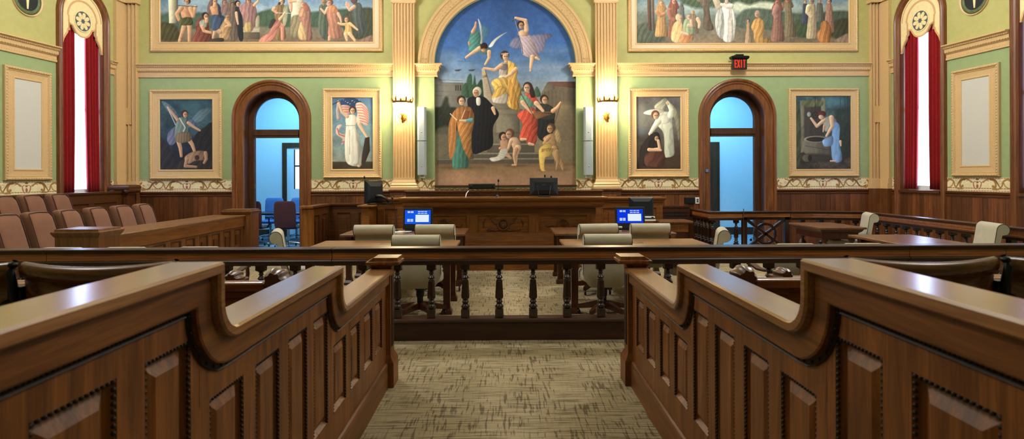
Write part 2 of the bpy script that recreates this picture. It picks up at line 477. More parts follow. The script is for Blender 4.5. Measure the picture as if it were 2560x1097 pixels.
# ------------------------------------------------------------------ fluted pilasters
def flute_poly(x0, x1, y_front, y_back, n, r):
    # outline in plan, fluted along the front edge (front = smaller y)
    pts = [(x0, y_back), (x0, y_front)]
    pitch = (x1 - x0) / n
    for i in range(n):
        c = x0 + pitch * (i + .5)
        for k in range(7):
            a = PI - PI * k / 6
            pts.append((c + r * math.cos(a), y_front + r * 1.5 * math.sin(a)))
    pts += [(x1, y_front), (x1, y_back)]
    return pts
def pilaster(cx, w, n, zb, zt, proj=.12, base=True):
    m = MB()
    m.prism(flute_poly(cx - w, cx + w, YW - proj, YW, n, w / n * .72), XY, zb + .24, zt)
    if base:
        m.box(cx - w, cx + w, YW - proj - .002, YW, zb + .20, zb + .245)
        B = [(0, zb), (.065, zb), (.065, zb + .05), (.045, zb + .07), (.05, zb + .1), (.02, zb + .13), (.018, zb + .15), (.004, zb + .2), (0, zb + .2)]
        m.molding([(cx + w, YW), (cx + w, YW - proj), (cx - w, YW - proj), (cx - w, YW)][::-1], [(-d, z) for d, z in B], XY)
        m.box(cx - w, cx + w, YW - proj, YW, zb, zb + .2)
    K = [(0, zt), (.03, zt + .02), (.03, zt + .06), (.06, zt + .1), (.06, zt + .16), (0, zt + .16)]
    m.molding([(cx + w, YW), (cx + w, YW - proj), (cx - w, YW - proj), (cx - w, YW)][::-1], [(-d, z) for d, z in K], XY)
    m.box(cx - w, cx + w, YW - proj, YW, zt, ZT)
    return m
ZCAP = W(1012, 12)[1]
for cx in (P1, P2): trim(pilaster(cx, PW, 7, 1.33, ZCAP), 'gold')
# dark wood pedestals below the pilasters
for cx in (P1, P2):
    m = MB(); m.box(cx - .29, cx + .29, YW - .16, YW, 0, 1.29); m.box(cx - .31, cx + .31, YW - .19, YW, 1.29, 1.33)
    m.box(cx - .2, cx + .2, YW - .175, YW - .1, .45, 1.2); trim(m, 'w_wains', bevel=.008)
# corner pilasters: one fluted face on the back wall, one plain face on the side wall
for s in (-1, 1):
    fm, px = SIDE[s]; m = MB()
    xi = XL if s < 0 else XR
    xo = s * 8.02
    x0, x1 = min(xi, xo), max(xi, xo)
    m.prism(flute_poly(x0, x1, YW - .1, YW, 4, .03), XY, 1.52, ZCAP)
    m.box(x0 - .03, x1 + .03, YW - .14, YW, 1.31, 1.42); m.box(x0 - .015, x1 + .015, YW - .12, YW, 1.42, 1.52)
    for h_, z0, z1 in ((.07, 1.52, ZCAP), (.1, 1.31, 1.42), (.085, 1.42, 1.52), (.12, ZCAP, ZCAP + .1)):
        m.obox(fm(0, z0, -.02), Vector(fm(.34, 0, 0)) - Vector(fm(0, 0, 0)), Vector(fm(0, 0, h_ + .02)) - Vector(fm(0, 0, 0)), (0, 0, z1 - z0))
    m.box(x0 - .05, x1 + .05, YW - .17, YW, ZCAP, ZCAP + .1)
    m.box(x0, x1, YW - .1, YW, ZCAP, ZT)
    zz = W(322, 292)[1]
    xm = (x0 + x1) / 2
    m.box(xm - .08, xm + .05, YW - .103, YW, zz - .17, zz + .17)
    trim(m, ['gold'])
    m = MB(); m.box(x0 - .03, x1 + .03, YW - .15, YW, 0, 1.31)
    m.obox(fm(0, 0, -.02), Vector(fm(.36, 0, 0)) - Vector(fm(0, 0, 0)), Vector(fm(0, 0, .14)) - Vector(fm(0, 0, 0)), (0, 0, 1.31))
    trim(m, 'w_wains')
    # cornice on the side wall
    ws = sorted([(tc, h_) for (ss, tc, h_) in WIN if ss == s])
    cuts = [.34]
    for tc, h_ in ws: cuts += [tc - h_, tc + h_]
    cuts.append(TEND if s < 0 else ws[-1][0] + ws[-1][1] + 2.0)
    for i in range(0, len(cuts), 2):
        e = min(cuts[i + 1], cuts[i] + 6)
        cornice(spath(s, cuts[i], e)[::1])

# ------------------------------------------------------------------ wainscot of vertical boards
def wainscot(p0, p1, ztop=1.205, rail=True, bw=.105, raily='w_wainr'):
    # p0 -> p1 in plan with the room on the left hand
    p0, p1 = Vector((p0[0], p0[1], 0)), Vector((p1[0], p1[1], 0)); d = (p1 - p0); L = d.length; d.normalize(); n = Vector((-d.y, d.x, 0))
    m = MB(); k = max(1, int(round(L / bw))); w_ = L / k
    for i in range(k):
        a = p0 + d * (w_ * i + .002)
        m.obox(a, d * (w_ - .004), n * (.018 + .002 * (i % 2)), (0, 0, ztop))
    trim(m, 'w_wains')
    if rail:
        m = MB(); PR = [(0, 1.195), (.03, 1.2), (.035, 1.225), (.022, 1.24), (.045, 1.262), (.05, 1.29), (.035, 1.297), (0, 1.297)]
        m.molding([tuple(p0[:2]), tuple(p1[:2])], PR, XY); trim(m, raily)
CO = .825
for a, c in ((XL, -DX - CO), (-DX + CO, P1 - .3), (P2 + .3, DX - CO), (DX + CO, XR)):
    wainscot((c, YW), (a, YW))
wainscot((P2 - .3, YW), (P1 + .3, YW), rail=False)
for s in (-1, 1):
    ws = sorted([(tc, h_) for (ss, tc, h_) in WIN if ss == s]); cuts = [.36]
    for tc, h_ in ws: cuts += [tc - h_, tc + h_]
    cuts.append(cuts[-1] + (3.2 if s < 0 else .6))
    for i in range(0, len(cuts), 2):
        pp = spath(s, cuts[i], cuts[i + 1]); wainscot(pp[0], pp[1], raily='w_wainy')
    for tc, h_ in ws:
        pp = spath(s, tc - h_ + .12, tc + h_ - .12); wainscot(pp[0], pp[1], ztop=1.245, rail=False)

# ------------------------------------------------------------------ door openings
CAS = [(0, -.02), (0, .028), (.015, .04), (.12, .044), (.128, .062), (.15, .07), (.168, .062), (.175, .085), (.205, .095), (.225, .088), (.235, .06), (.24, 0)]
def door_path(cx, r, zs, z0=0.0): return [(cx - r, z0)] + arc(cx, zs, r, 180, 0, 40) + [(cx + r, z0)]
for di, c in ((1, -DX), (2, DX)):
    m = MB(); m.molding(door_path(c, .585, DZ), CAS, FB)
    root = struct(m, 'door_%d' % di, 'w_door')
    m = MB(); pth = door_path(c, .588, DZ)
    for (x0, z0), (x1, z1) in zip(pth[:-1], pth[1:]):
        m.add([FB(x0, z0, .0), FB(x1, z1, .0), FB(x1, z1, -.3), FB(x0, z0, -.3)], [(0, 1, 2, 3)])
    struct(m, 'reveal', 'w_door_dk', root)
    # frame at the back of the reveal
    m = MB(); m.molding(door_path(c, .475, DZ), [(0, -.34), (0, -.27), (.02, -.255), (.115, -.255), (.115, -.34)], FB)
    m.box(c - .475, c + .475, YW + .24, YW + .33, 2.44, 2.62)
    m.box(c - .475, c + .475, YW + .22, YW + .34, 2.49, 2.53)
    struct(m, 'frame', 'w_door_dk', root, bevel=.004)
    m = MB(); poly = [(c - .48, 2.6)] + arc(c, DZ, .48, 180, 0, 32) + [(c + .48, 2.6)]
    m.prism(poly, lambda u, v, h: (u, h, v), YW + .285, YW + .293)
    struct(m, 'transom_glass', 'glass', root)
    m = MB()
    for zz in (.25, 1.35):
        m.box(c - .49, c - .474, YW + .262, YW + .3, zz, zz + .1)
    struct(m, 'strike_plate', 'brass', root)

# ------------------------------------------------------------------ the blue side rooms behind the doors
Y1, Y2 = YW + .32, 16.1
for s, nm in ((-1, 'left'), (1, 'right')):
    m = MB(); x0, x1 = (-7.9, -3.1) if s < 0 else (3.1, 7.9)
    quad(m, x0, x1, 0, 4.2, lambda u, v, h: (u, Y2, v))
    quad(m, Y1, Y2, 0, 4.2, lambda u, v, h: (x0, u, v)); quad(m, Y1, Y2, 0, 4.2, lambda u, v, h: (x1, u, v))
    m.add([(x0, Y1 - .3, 4.2), (x1, Y1 - .3, 4.2), (x1, Y2, 4.2), (x0, Y2, 4.2)], [(0, 1, 2, 3)])
    struct(m, 'wall_room_' + nm, 'room_white')
    m = MB(); m.add([(x0, Y1 - .3, .004), (x1, Y1 - .3, .004), (x1, Y2, .004), (x0, Y2, .004)], [(0, 1, 2, 3)])
    struct(m, 'floor_room_' + nm, 'room_carpet')
    m = MB(); m.box(x0, x1, Y2 - .02, Y2 - .001, 0, .2); struct(m, 'baseboard_room_' + nm, 'w_door_dk')
def R2(x, y): p = atY(x, y, Y2); return p.x, p.z
# inner doorway with a bright window, seen through the left door
xa = R2(707, 400)[0]; zt_ = R2(720, 357)[1]; xb = xa + 1.0
m = MB(); m.box(xa, xa + .12, Y2 - .06, Y2 - .001, 0, zt_); m.box(xa + .12, xb - .12, Y2 - .06, Y2 - .001, zt_ - .13, zt_); m.box(xb - .12, xb, Y2 - .06, Y2 - .001, 0, zt_)
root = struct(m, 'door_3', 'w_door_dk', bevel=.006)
xg0 = R2(738, 400)[0]; z0, z1 = R2(740, 472)[1], R2(740, 374)[1]
m = MB(); m.box(xa + .12, xg0 - .02, Y2 - .03, Y2 - .002, 0, zt_ - .13); m.box(xg0 - .02, xb - .12, Y2 - .03, Y2 - .002, 0, z0); m.box(xa + .17, xa + .2, Y2 - .045, Y2 - .03, .1, zt_ - .35)
struct(m, 'door_leaf', 'room_white', root)
m = MB(); m.box(xg0, xb - .12, Y2 - .028, Y2 - .004, z0, z1); struct(m, 'window_pane', 'sky_room', root)
m = MB(); zz = R2(740, 415)[1]; m.box(xg0, xb - .12, Y2 - .035, Y2 - .028, zz - .02, zz + .02); m.box(xg0 - .02, xg0 + .01, Y2 - .035, Y2 - .028, z0, z1); struct(m, 'window_bar', 'w_door_dk', root)
# dark cased opening seen at the left through the right door
xb = R2(1797, 400)[0]; zt_ = R2(1790, 355)[1]
m = MB(); m.box(xb - 1.0, xb, Y2 - .07, Y2 - .001, 0, zt_)
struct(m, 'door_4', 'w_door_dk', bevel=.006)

# ------------------------------------------------------------------ windows on the side walls
WCAS = [(0, -.16), (0, .02), (.02, .05), (.05, .06), (.065, .05), (.09, .07), (.115, .06), (.125, 0)]
for wi, (s, tc, h_) in enumerate(WIN):
    fm, px = SIDE[s]; ri = h_ - .125
    m = MB(); m.molding(door_path(tc, ri, WZS, 0.02), WCAS, fm)
    root = struct(m, 'window_%d' % (wi + 1), 'w_door')
    m = MB(); m.obox(fm(tc - ri, 1.24, -.16), Vector(fm(tc + ri, 0, 0)) - Vector(fm(tc - ri, 0, 0)), Vector(fm(0, 0, .22)) - Vector(fm(0, 0, 0)), (0, 0, .05))
    struct(m, 'window_sill', 'w_wainy', root)
    m = MB(); poly = [(tc - ri - .02, 1.3)] + arc(tc, WZS, ri + .02, 180, 0, 24) + [(tc + ri + .02, 1.3)]
    m.prism(poly, fm, -.24, -.245); struct(m, 'window_pane', 'sky', root)
    m = MB(); m.obox(fm(tc - ri, 1.29, -.2), Vector(fm(tc + ri, 0, 0)) - Vector(fm(tc - ri, 0, 0)), Vector(fm(0, 0, .04)) - Vector(fm(0, 0, 0)), (0, 0, .09))
    m.obox(fm(tc - ri, 2.9, -.2), Vector(fm(tc + ri, 0, 0)) - Vector(fm(tc - ri, 0, 0)), Vector(fm(0, 0, .04)) - Vector(fm(0, 0, 0)), (0, 0, .06))
    struct(m, 'sash', 'white', root)
    # sheer curtain
    place = ['left window', 'right wall window', 'window at the right edge'][wi]
    m = MB(); N = 60; vs = []; fs = []
    for j in range(N + 1):
        u = -.3 + .6 * j / N
        for z in (1.40, 4.5): vs.append(fm(tc + u * ri / .48, z, -.12 + .012 * math.sin(j * 1.1)))
    for j in range(N): fs.append((2 * j, 2 * j + 2, 2 * j + 3, 2 * j + 1))
    m.add(vs, fs, True)
    tag(m.build('sheer_curtain', 'sheer', off=fm(tc, 1.40, -.12)), 'thin white sheer curtain glowing in the ' + place, 'curtain', 'sheer curtains')
    # velvet curtains
    for sd, (u0, u1), (v0, v1) in ((-1, (-.46, -.14), (-.46, -.2)), (1, (.14, .46), (.16, .46))):
        m = MB(); N = 84; K = 14; rs = []
        for kz in range(K + 1):
            f = kz / K; z = 1.31 + 3.26 * f; row = []
            a0 = u0 + (v0 - u0) * (1 - f) ** 2; a1 = u1 + (v1 - u1) * (1 - f) ** 2
            for j in range(N + 1):
                g = j / N
                dd = .034 * math.sin(g * 2 * PI * 4.2 + sd) + .008 * math.sin(g * 31 + f * 3)
                row.append(fm(tc + (a0 + (a1 - a0) * g) * ri / .48, z, -.08 + dd))
            rs.append(row)
        m.rings(rs, closed_ring=False, cap=False)
        ob = m.build('velvet_curtain', 'velvet', off=fm(tc + (u0 + u1) / 2, 1.31, -.06))
        sol = ob.modifiers.new('solid', 'SOLIDIFY'); sol.thickness = .008
        near = 'near side' if sd > 0 else 'far side'
        tag(ob, 'red velvet curtain at the %s of the %s' % (near, place), 'curtain', 'red velvet curtains')
    # painted valance
    vr = thing('window_valance', 'cream scalloped valance with flower rosette at the ' + place, 'valance', fm(tc, 4.06, -.03), 0, 'window valances')
    half = [(.50, 4.05), (.47, 4.05), (.46, 4.09), (.43, 4.18), (.38, 4.26), (.345, 4.31), (.335, 4.37), (.305, 4.385), (.30, 4.48), (.24, 4.46), (.205, 4.40), (.16, 4.34), (.10, 4.30), (.05, 4.285)]
    half = [(a_ * ri / .5, z) for a_, z in half]
    bot = [(-a_, z) for a_, z in half] + [(0, 4.28)] + half[::-1]
    poly = [(tc + u, z) for u, z in bot] + arc(tc, WZS, ri, 0, 180, 32)
    m = MB(); m.prism(poly, fm, -.035, -.01); m.build('board', 'valance', vr, world=True)
    k_ = ri / .5
    m = MB(); bp = [(tc + u, z) for u, z in bot]
    m.molding(bp, [(.0, -.011), (.0, -.004), (.03, -.004), (.03, -.011)], fm)
    m.molding(arc(tc, WZS - .02, .33 * k_, 180, 0, 28) , [(0, -.011), (0, -.004), (.035, -.004), (.035, -.011)], fm)
    for sd in (-1, 1):
        m.molding([(tc + sd * .33 * k_, WZS - .02), (tc + sd * .315 * k_, 4.36)], [(-.017, -.011), (-.017, -.004), (.017, -.004), (.017, -.011)], fm)
    m.build('stencil_border', 'valance_tan', vr, world=True)
    m = MB(); m.molding(arc(tc, WZS, ri - .03, 0, 180, 32), [(0, -.011), (0, -.005), (.018, -.005), (.018, -.011)], fm)
    m.build('stencil_edge', 'valance_tan', vr, world=True)
    zr = 4.60; rr = .19 * k_
    m = MB(); m.prism(arc(tc, zr, rr, 0, 350, 35), fm, -.012, -.004); m.build('rosette_disc', 'rosette', vr, world=True)
    m = MB(); m.molding(arc(tc, zr, rr, 0, 360, 36), [(0, -.011), (0, .002), (-.022, .002), (-.022, -.011)], fm)
    for p_ in range(8):
        a_ = PI * 2 * p_ / 8 + .2
        pet = []
        for k in range(12):
            g = 2 * PI * k / 12; lx = .56 * rr + .36 * rr * math.cos(g); ly = .2 * rr * math.sin(g) * (1 + .25 * math.cos(g))
            pet.append((tc + lx * math.cos(a_) - ly * math.sin(a_), zr + lx * math.sin(a_) + ly * math.cos(a_)))
        m.prism(pet, fm, -.005, .002)
    m.build('petals', 'valance', vr, world=True)

# ------------------------------------------------------------------ medallions and blank panels on the side walls
FRAME = [(0, 0), (0, .045), (.012, .06), (.03, .066), (.046, .056), (.056, .04), (.065, .045), (.075, .034), (.16, .028), (.168, .036), (.185, .038), (.195, .03), (.2, .012)]
def frame_mesh(x0, x1, z0, z1, fm, wd=.21, open_top=False):
    k = wd / .2; m = MB(); pr = [(d * k, h) for d, h in FRAME]; p = rect(x0, x1, z0, z1)
    m.molding(p, pr, fm, closed=True)
    m.beads(p, .05, .014, fm, .028 * k, .062, True); m.beads(p, .032, .008, fm, .066 * k, .04, True, seg=5)
    return m
for s, xa, xb, xm in ((-1, 124, 6, 67), (1, 2384, 2503, 2438)):
    fm, px = SIDE[s]; t0, t1 = px(xa, 300)[0], px(xb, 300)[0]
    nm = 'left' if s < 0 else 'right'
    rt = thing('framed_board', 'blank white board in a gilt moulded frame on the %s wall' % nm, 'board', fm((t0 + t1) / 2, 1.56, 0), 0, 'blank framed panels')
    frame_mesh(t0, t1, 1.56, 3.47, fm, .2).build('frame', 'gold', rt, world=True)
    m = MB(); m.obox(fm(t0 + .17, 1.73, .002), Vector(fm(t1 - .17, 0, 0)) - Vector(fm(t0 + .17, 0, 0)), Vector(fm(0, 0, .02)) - Vector(fm(0, 0, 0)), (0, 0, 1.57))
    m.build('panel', 'blank', rt, world=True)
    t = px(xm, 10)[0]; zc = 4.68
    rt = thing('wall_medallion', 'round dark green painted medallion high on the %s wall' % nm, 'medallion', fm(t, zc, 0), 0, 'wall medallions')
    m = MB(); m.molding(arc(t, zc, .27, 0, 360, 40), [(0, 0), (0, .02), (-.02, .03), (-.025, 0)], fm); m.build('rim', 'gold', rt, world=True)
    m = MB(); m.molding(arc(t, zc, .2, 0, 360, 40), [(0, .002), (0, .02), (-.035, .028), (-.07, .012), (-.07, .002)], fm, smooth=True); m.build('wreath', 'medal', rt, world=True)
    m = MB(); m.prism(arc(t, zc, .205, 0, 350, 35), fm, .001, .01); m.build('field', 'medal_dk', rt, world=True)
    m = MB(); m.prism([(t - .035, zc + .1), (t, zc + .13), (t + .035, zc + .1), (t + .012, zc - .17), (t - .012, zc - .17)], fm, .01, .02); m.build('figure', 'valance', rt, world=True)
# ================================================================== PAINTED CANVASES (colour per mesh vertex)
NR = np.random.default_rng(5)
def vnoise(h, w, cell, seed=0):
    r = np.random.default_rng(seed); gh, gw = int(h / cell) + 3, int(w / cell) + 3
    g = r.random((gh, gw)); yy = np.arange(h) / cell; xx = np.arange(w) / cell
    y0 = yy.astype(int); x0 = xx.astype(int); fy = (yy - y0)[:, None]; fx = (xx - x0)[None, :]
    fy = fy * fy * (3 - 2 * fy); fx = fx * fx * (3 - 2 * fx)
    a = g[np.ix_(y0, x0)]; b = g[np.ix_(y0, x0 + 1)]; c = g[np.ix_(y0 + 1, x0)]; d = g[np.ix_(y0 + 1, x0 + 1)]
    return (a * (1 - fx) + b * fx) * (1 - fy) + (c * (1 - fx) + d * fx) * fy
def catmull(P, n=6, closed=True):
    P = [np.array(p, float) for p in P]; N = len(P); out = []
    for i in range(N if closed else N - 1):
        p0 = P[i - 1] if (closed or i > 0) else P[i]; p1 = P[i]; p2 = P[(i + 1) % N]; p3 = P[(i + 2) % N] if (closed or i + 2 < N) else P[(i + 1) % N]
        for k in range(n):
            t = k / n
            out.append(.5 * ((2 * p1) + (-p0 + p2) * t + (2 * p0 - 5 * p1 + 4 * p2 - p3) * t * t + (-p0 + 3 * p1 - 3 * p2 + p3) * t ** 3))
    if not closed: out.append(P[-1])
    return out
class Art:
    def __init__(s, x0, y0, x1, y1, k=1.0):
        s.x0, s.y0, s.x1, s.y1, s.k = x0, y0, x1, y1, k
        s.w = int(round((x1 - x0) * k)) + 1; s.h = int(round((y1 - y0) * k)) + 1
        s.px = np.linspace(x0, x1, s.w); s.py = np.linspace(y0, y1, s.h)
        s.a = np.zeros((s.h, s.w, 3)); s.T(0, 0, 1); s.seed = 1
    def T(s, ox, oy, k): s.ox, s.oy, s.kk = ox, oy, k; return s
    def tp(s, p): return (s.ox + p[0] / s.kk, s.oy + p[1] / s.kk)
    def sky(s, stops):
        ys = [q[0] for q in stops]
        for c in range(3): s.a[:, :, c] = np.interp(s.py, ys, [q[1][c] for q in stops])[:, None]
    def mottle(s, amt, cell, x0=None, y0=None, x1=None, y1=None):
        s.seed += 1; s.a *= (1 + amt * (vnoise(s.h, s.w, cell * s.k, s.seed) - .5) * 2)[:, :, None]
    def win(s, x0, y0, x1, y1, pad=2):
        i0 = max(0, int((y0 - pad - s.y0) * s.k)); i1 = min(s.h, int((y1 + pad - s.y0) * s.k) + 2)
        j0 = max(0, int((x0 - pad - s.x0) * s.k)); j1 = min(s.w, int((x1 + pad - s.x0) * s.k) + 2)
        if i1 <= i0 or j1 <= j0: return None
        X, Y = np.meshgrid(s.px[j0:j1], s.py[i0:i1]); return slice(i0, i1), slice(j0, j1), X, Y
    def put(s, w, mask, c, shade):
        i, j, X, Y = w
        s.a[i, j] = s.a[i, j] * (1 - mask[:, :, None]) + np.clip(np.array(c, float) * shade[:, :, None], 0, 255) * mask[:, :, None]
    def poly(s, pts, c, soft=.8, fold=None, sh=.25, smooth=True, op=1.0, vs=0.0):
        p = [s.tp(q) for q in pts]
        if smooth: p = catmull(p)
        p = np.array(p); w = s.win(p[:, 0].min(), p[:, 1].min(), p[:, 0].max(), p[:, 1].max(), 2 + 2 * soft)
        if w is None: return s
        X, Y = w[2], w[3]; ins = np.zeros(X.shape, bool); dm = np.full(X.shape, 1e9)
        for a, b in zip(p, np.roll(p, -1, 0)):
            dx, dy = b - a
            cond = ((a[1] > Y) != (b[1] > Y))
            with np.errstate(divide='ignore', invalid='ignore'):
                xi = a[0] + (Y - a[1]) * dx / (dy if abs(dy) > 1e-9 else 1e-9)
            ins ^= cond & (X < xi)
            L = dx * dx + dy * dy + 1e-9; t = np.clip(((X - a[0]) * dx + (Y - a[1]) * dy) / L, 0, 1)
            dm = np.minimum(dm, (X - a[0] - t * dx) ** 2 + (Y - a[1] - t * dy) ** 2)
        sd = np.sqrt(dm) * np.where(ins, 1, -1)
        mask = np.clip(.5 + sd / (2 * soft), 0, 1) * op
        u = (X - p[:, 0].min()) / max(1e-6, np.ptp(p[:, 0])); v = (Y - p[:, 1].min()) / max(1e-6, np.ptp(p[:, 1]))
        shade = 1 + sh * (.5 - u) * 1.6 + vs * (.5 - v)
        shade = shade - .14 * np.exp(-np.maximum(sd, 0) / (1.2 + 1.0 * soft)) * (sh > 0)  # area lights added overhead, standing in for the side rooms' blue daylight
        if fold:
            fr, ang, amp = fold; s.seed += 1
            q = X * math.cos(ang) + Y * math.sin(ang)
            nz = vnoise(X.shape[0], X.shape[1], 13 * s.k, s.seed) * 3
            shade = shade + amp * .6 * (np.sin(q * fr * .62 + nz) * .6 + np.sin(q * fr * 1.5 + nz * 2) * .4)
        s.put(w, mask, c, np.clip(shade, .12, 2)); return s
    def limb(s, pts, r0, r1, c, soft=.5, sh=.35, op=1.0):
        p = np.array([s.tp(q) for q in pts]); r0 /= s.kk; r1 /= s.kk; rm = max(r0, r1)
        w = s.win(p[:, 0].min() - rm, p[:, 1].min() - rm, p[:, 0].max() + rm, p[:, 1].max() + rm)
        if w is None: return s
        X, Y = w[2], w[3]; best = np.full(X.shape, -1e9); sx = np.zeros(X.shape); n = len(p) - 1
        for k in range(n):
            a, b = p[k], p[k + 1]; d = b - a; L = d @ d + 1e-9
            t = np.clip(((X - a[0]) * d[0] + (Y - a[1]) * d[1]) / L, 0, 1)
            ex = X - a[0] - t * d[0]; ey = Y - a[1] - t * d[1]
            rr = r0 + (r1 - r0) * (k + t) / n; sd = rr - np.sqrt(ex ** 2 + ey ** 2)
            m = sd > best; best = np.where(m, sd, best); sx = np.where(m, (ex * .8 + ey * .6) / np.maximum(rr, .3), sx)
        s.put(w, np.clip(.5 + best / (2 * soft), 0, 1) * op, c, np.clip(1.05 - sh * sx, .3, 1.6)); return s
    def ell(s, cx, cy, rx, ry, c, rot=0, soft=.5, sh=.25, op=1.0, fold=None):
        pts = []
        for k in range(14):
            a = 2 * PI * k / 14; u, v = rx * math.cos(a), ry * math.sin(a)
            pts.append((cx + u * math.cos(rot) - v * math.sin(rot), cy + u * math.sin(rot) + v * math.cos(rot)))
        return s.poly(pts, c, soft, fold, sh, True, op)
    def line(s, pts, wd, c, op=1.0): return s.limb(pts, wd / 2, wd / 2, c, .5, 0, op)
    def head(s, x, y, r, skin, hair, dx=0, beard=None):
        s.ell(x - dx * r * .35, y - r * .25, r * 1.12, r * 1.15, hair)
        s.ell(x + dx * r * .25, y + r * .12, r * .76, r * 1.0, skin, sh=.4)
        d = [k * .45 for k in skin]; q = r * s_eye
        for e in (-.32, .32):
            s.ell(x + dx * r * .38 + e * r * .8, y + r * .02, q * 1.3, q, d, soft=.35, op=.8)
        s.line([(x + dx * r * .5, y + r * .05), (x + dx * r * .55, y + r * .38)], r * .14, [k * .7 for k in skin], .7)
        s.line([(x + dx * r * .2, y + r * .62), (x + dx * r * .55, y + r * .6)], r * .16, (130, 60, 50), .8)
        if beard: s.ell(x + dx * r * .3, y + r * .8, r * .6, r * .6, beard)
        return s
    def robe(s, x, y0, y1, w0, w1, c, lean=0, fold=(1.6, .05, .22)):
        h = y1 - y0
        s.poly([(x - w0, y0 + h * .04), (x, y0 - h * .02), (x + w0, y0 + h * .05), (x + w0 * 1.25 + lean * .3, y0 + h * .35), (x + w1 * .9 + lean * .7, y0 + h * .7), (x + w1 + lean, y1), (x + lean, y1 + h * .015), (x - w1 + lean, y1), (x - w1 * .9 + lean * .7, y0 + h * .7), (x - w0 * 1.2 + lean * .3, y0 + h * .35)], c, .6, fold, .4)
        return s
    def person(s, x, yt, yb, w, c, skin=(200, 150, 110), hair=(70, 48, 34), dx=0, veil=None, lean=0, arm=None):
        h = yb - yt; r = h * .068
        if veil: s.poly([(x - r * 1.3, yt + r * 1.2), (x, yt - r * .2), (x + r * 1.3, yt + r), (x + r * 2, yt + h * .26), (x - r * 2, yt + h * .26)], veil, .6, (2, 0, .15))
        s.robe(x, yt + r * 2.1, yb, w * .55, w, c, lean)
        s.head(x, yt + r, r, skin, veil or hair, dx)
        if arm: s.limb(arm, h * .032, h * .022, skin)
        return s
    def mesh(s, name, parent, X0, X1, Z0, Z1, fm, h, mask=None):
        # vertices on a regular grid; row 0 is the top
        xs = np.linspace(X0, X1, s.w); zs = np.linspace(Z1, Z0, s.h)
        s.seed += 7
        s.a *= (1 + .09 * (NR.random((s.h, s.w)) - .5))[:, :, None]
        c = np.clip(s.a / 255., 0, 1); c = np.where(c <= .04045, c / 12.92, ((c + .055) / 1.055) ** 2.4); c = c * .82 + c.mean(-1, keepdims=True) * .18; c = np.clip(c * np.array([1.02, 1.0, .98]), 0, .9)
        XX, ZZ = np.meshgrid(xs, zs); H, Wd = XX.shape
        o = np.array(fm(0, 0, h)); e1 = np.array(fm(1, 0, h)) - o; e2 = np.array(fm(0, 1, h)) - o
        V = o[None, None] + XX[:, :, None] * e1 + ZZ[:, :, None] * e2
        q = parent; base = np.zeros(3)
        while q is not None: base += np.array(q.location); q = q.parent
        V = (V - base).reshape(-1, 3)
        idx = np.arange(H * Wd).reshape(H, Wd)
        f = np.stack([idx[1:, :-1], idx[1:, 1:], idx[:-1, 1:], idx[:-1, :-1]], -1).reshape(-1, 4)
        if mask is not None:
            mk = mask(XX, ZZ); mk = (mk[1:, :-1] & mk[1:, 1:] & mk[:-1, 1:] & mk[:-1, :-1]).reshape(-1); f = f[mk]
        me = bpy.data.meshes.new(name); me.vertices.add(H * Wd); me.vertices.foreach_set('co', V.ravel())
        me.loops.add(len(f) * 4); me.loops.foreach_set('vertex_index', f.ravel().astype(np.int32))
        me.polygons.add(len(f)); me.polygons.foreach_set('loop_start', np.arange(0, len(f) * 4, 4, dtype=np.int32))
        me.update(); me.validate()
        at = me.color_attributes.new('Col', 'FLOAT_COLOR', 'POINT')
        at.data.foreach_set('color', np.concatenate([c.reshape(-1, 3), np.ones((H * Wd, 1))], 1).ravel().astype(np.float32))
        me.materials.append(M['canvas'])
        ob = bpy.data.objects.new(name, me); COL.objects.link(ob)
        if parent is not None: ob.parent = parent
        return ob
s_eye = .16
SK = (190, 142, 106); SKP = (204, 162, 126); BR = (64, 44, 32)

# ------------------------------------------------------------------ central mural
A = Art(1086, -20, 1441, 463, 1.15)
A.sky([(-20, (22, 72, 140)), (60, (34, 92, 168)), (110, (42, 104, 184)), (150, (70, 118, 176)), (200, (120, 146, 176)), (232, (134, 140, 140)), (300, (112, 104, 88)), (400, (140, 118, 84)), (420, (150, 116, 76)), (445, (176, 132, 96)), (463, (168, 126, 92))])
A.mottle(.10, 60); A.mottle(.05, 14)
A.T(1080, 0, 4.57)
for cx, cy, rx, ry, o in ((180, 640, 120, 70, .35), (1300, 760, 330, 50, .4), (1450, 560, 150, 40, .3), (700, 880, 300, 40, .35), (300, 740, 200, 30, .3), (1150, 660, 200, 26, .25)):
    A.ell(cx, cy, rx, ry, (150, 168, 196), soft=9, sh=0, op=o)
# buildings and trees
A.poly([(20, 850), (70, 850), (120, 930), (360, 935), (360, 1300), (20, 1300)], (112, 112, 108), smooth=False, sh=.15)
for y in (900, 960, 1030, 1080): A.line([(20, y), (350, y + 12)], 5, (92, 92, 90))
for x in (265, 290, 318): A.poly([(x, 962), (x + 16, 962), (x + 16, 1025), (x, 1025)], (60, 62, 64), smooth=False)
A.poly([(1255, 1060), (1320, 935), (1345, 928), (1640, 928), (1640, 1600), (1255, 1600)], (94, 84, 70), smooth=False, sh=.1)
A.poly([(1255, 1060), (1325, 935), (1400, 975), (1400, 1010), (1280, 1060)], (108, 100, 86), smooth=False)
A.poly([(1335, 926), (1645, 926), (1645, 1000), (1400, 975)], (96, 62, 52), smooth=False)
for x in range(1290, 1640, 44): A.line([(x, 1040), (x, 1350)], 16, (76, 68, 56), .6)
for pts, c in (([(390, 1090), (400, 900), (430, 836), (455, 850), (465, 960), (490, 850), (510, 960), (560, 900), (600, 950), (620, 1100), (380, 1100)], (50, 84, 62)), ([(340, 1080), (360, 960), (400, 950), (420, 1100)], (56, 90, 66)), ([(1150, 1090), (1180, 1010), (1210, 985), (1245, 1090)], (62, 96, 76)), ([(1020, 1030), (1040, 990), (1060, 1030)], (62, 96, 76))):
    A.poly(pts, c, 1.5, (1.2, .6, .12), .3)
A.T(1080, 200, 4.062)
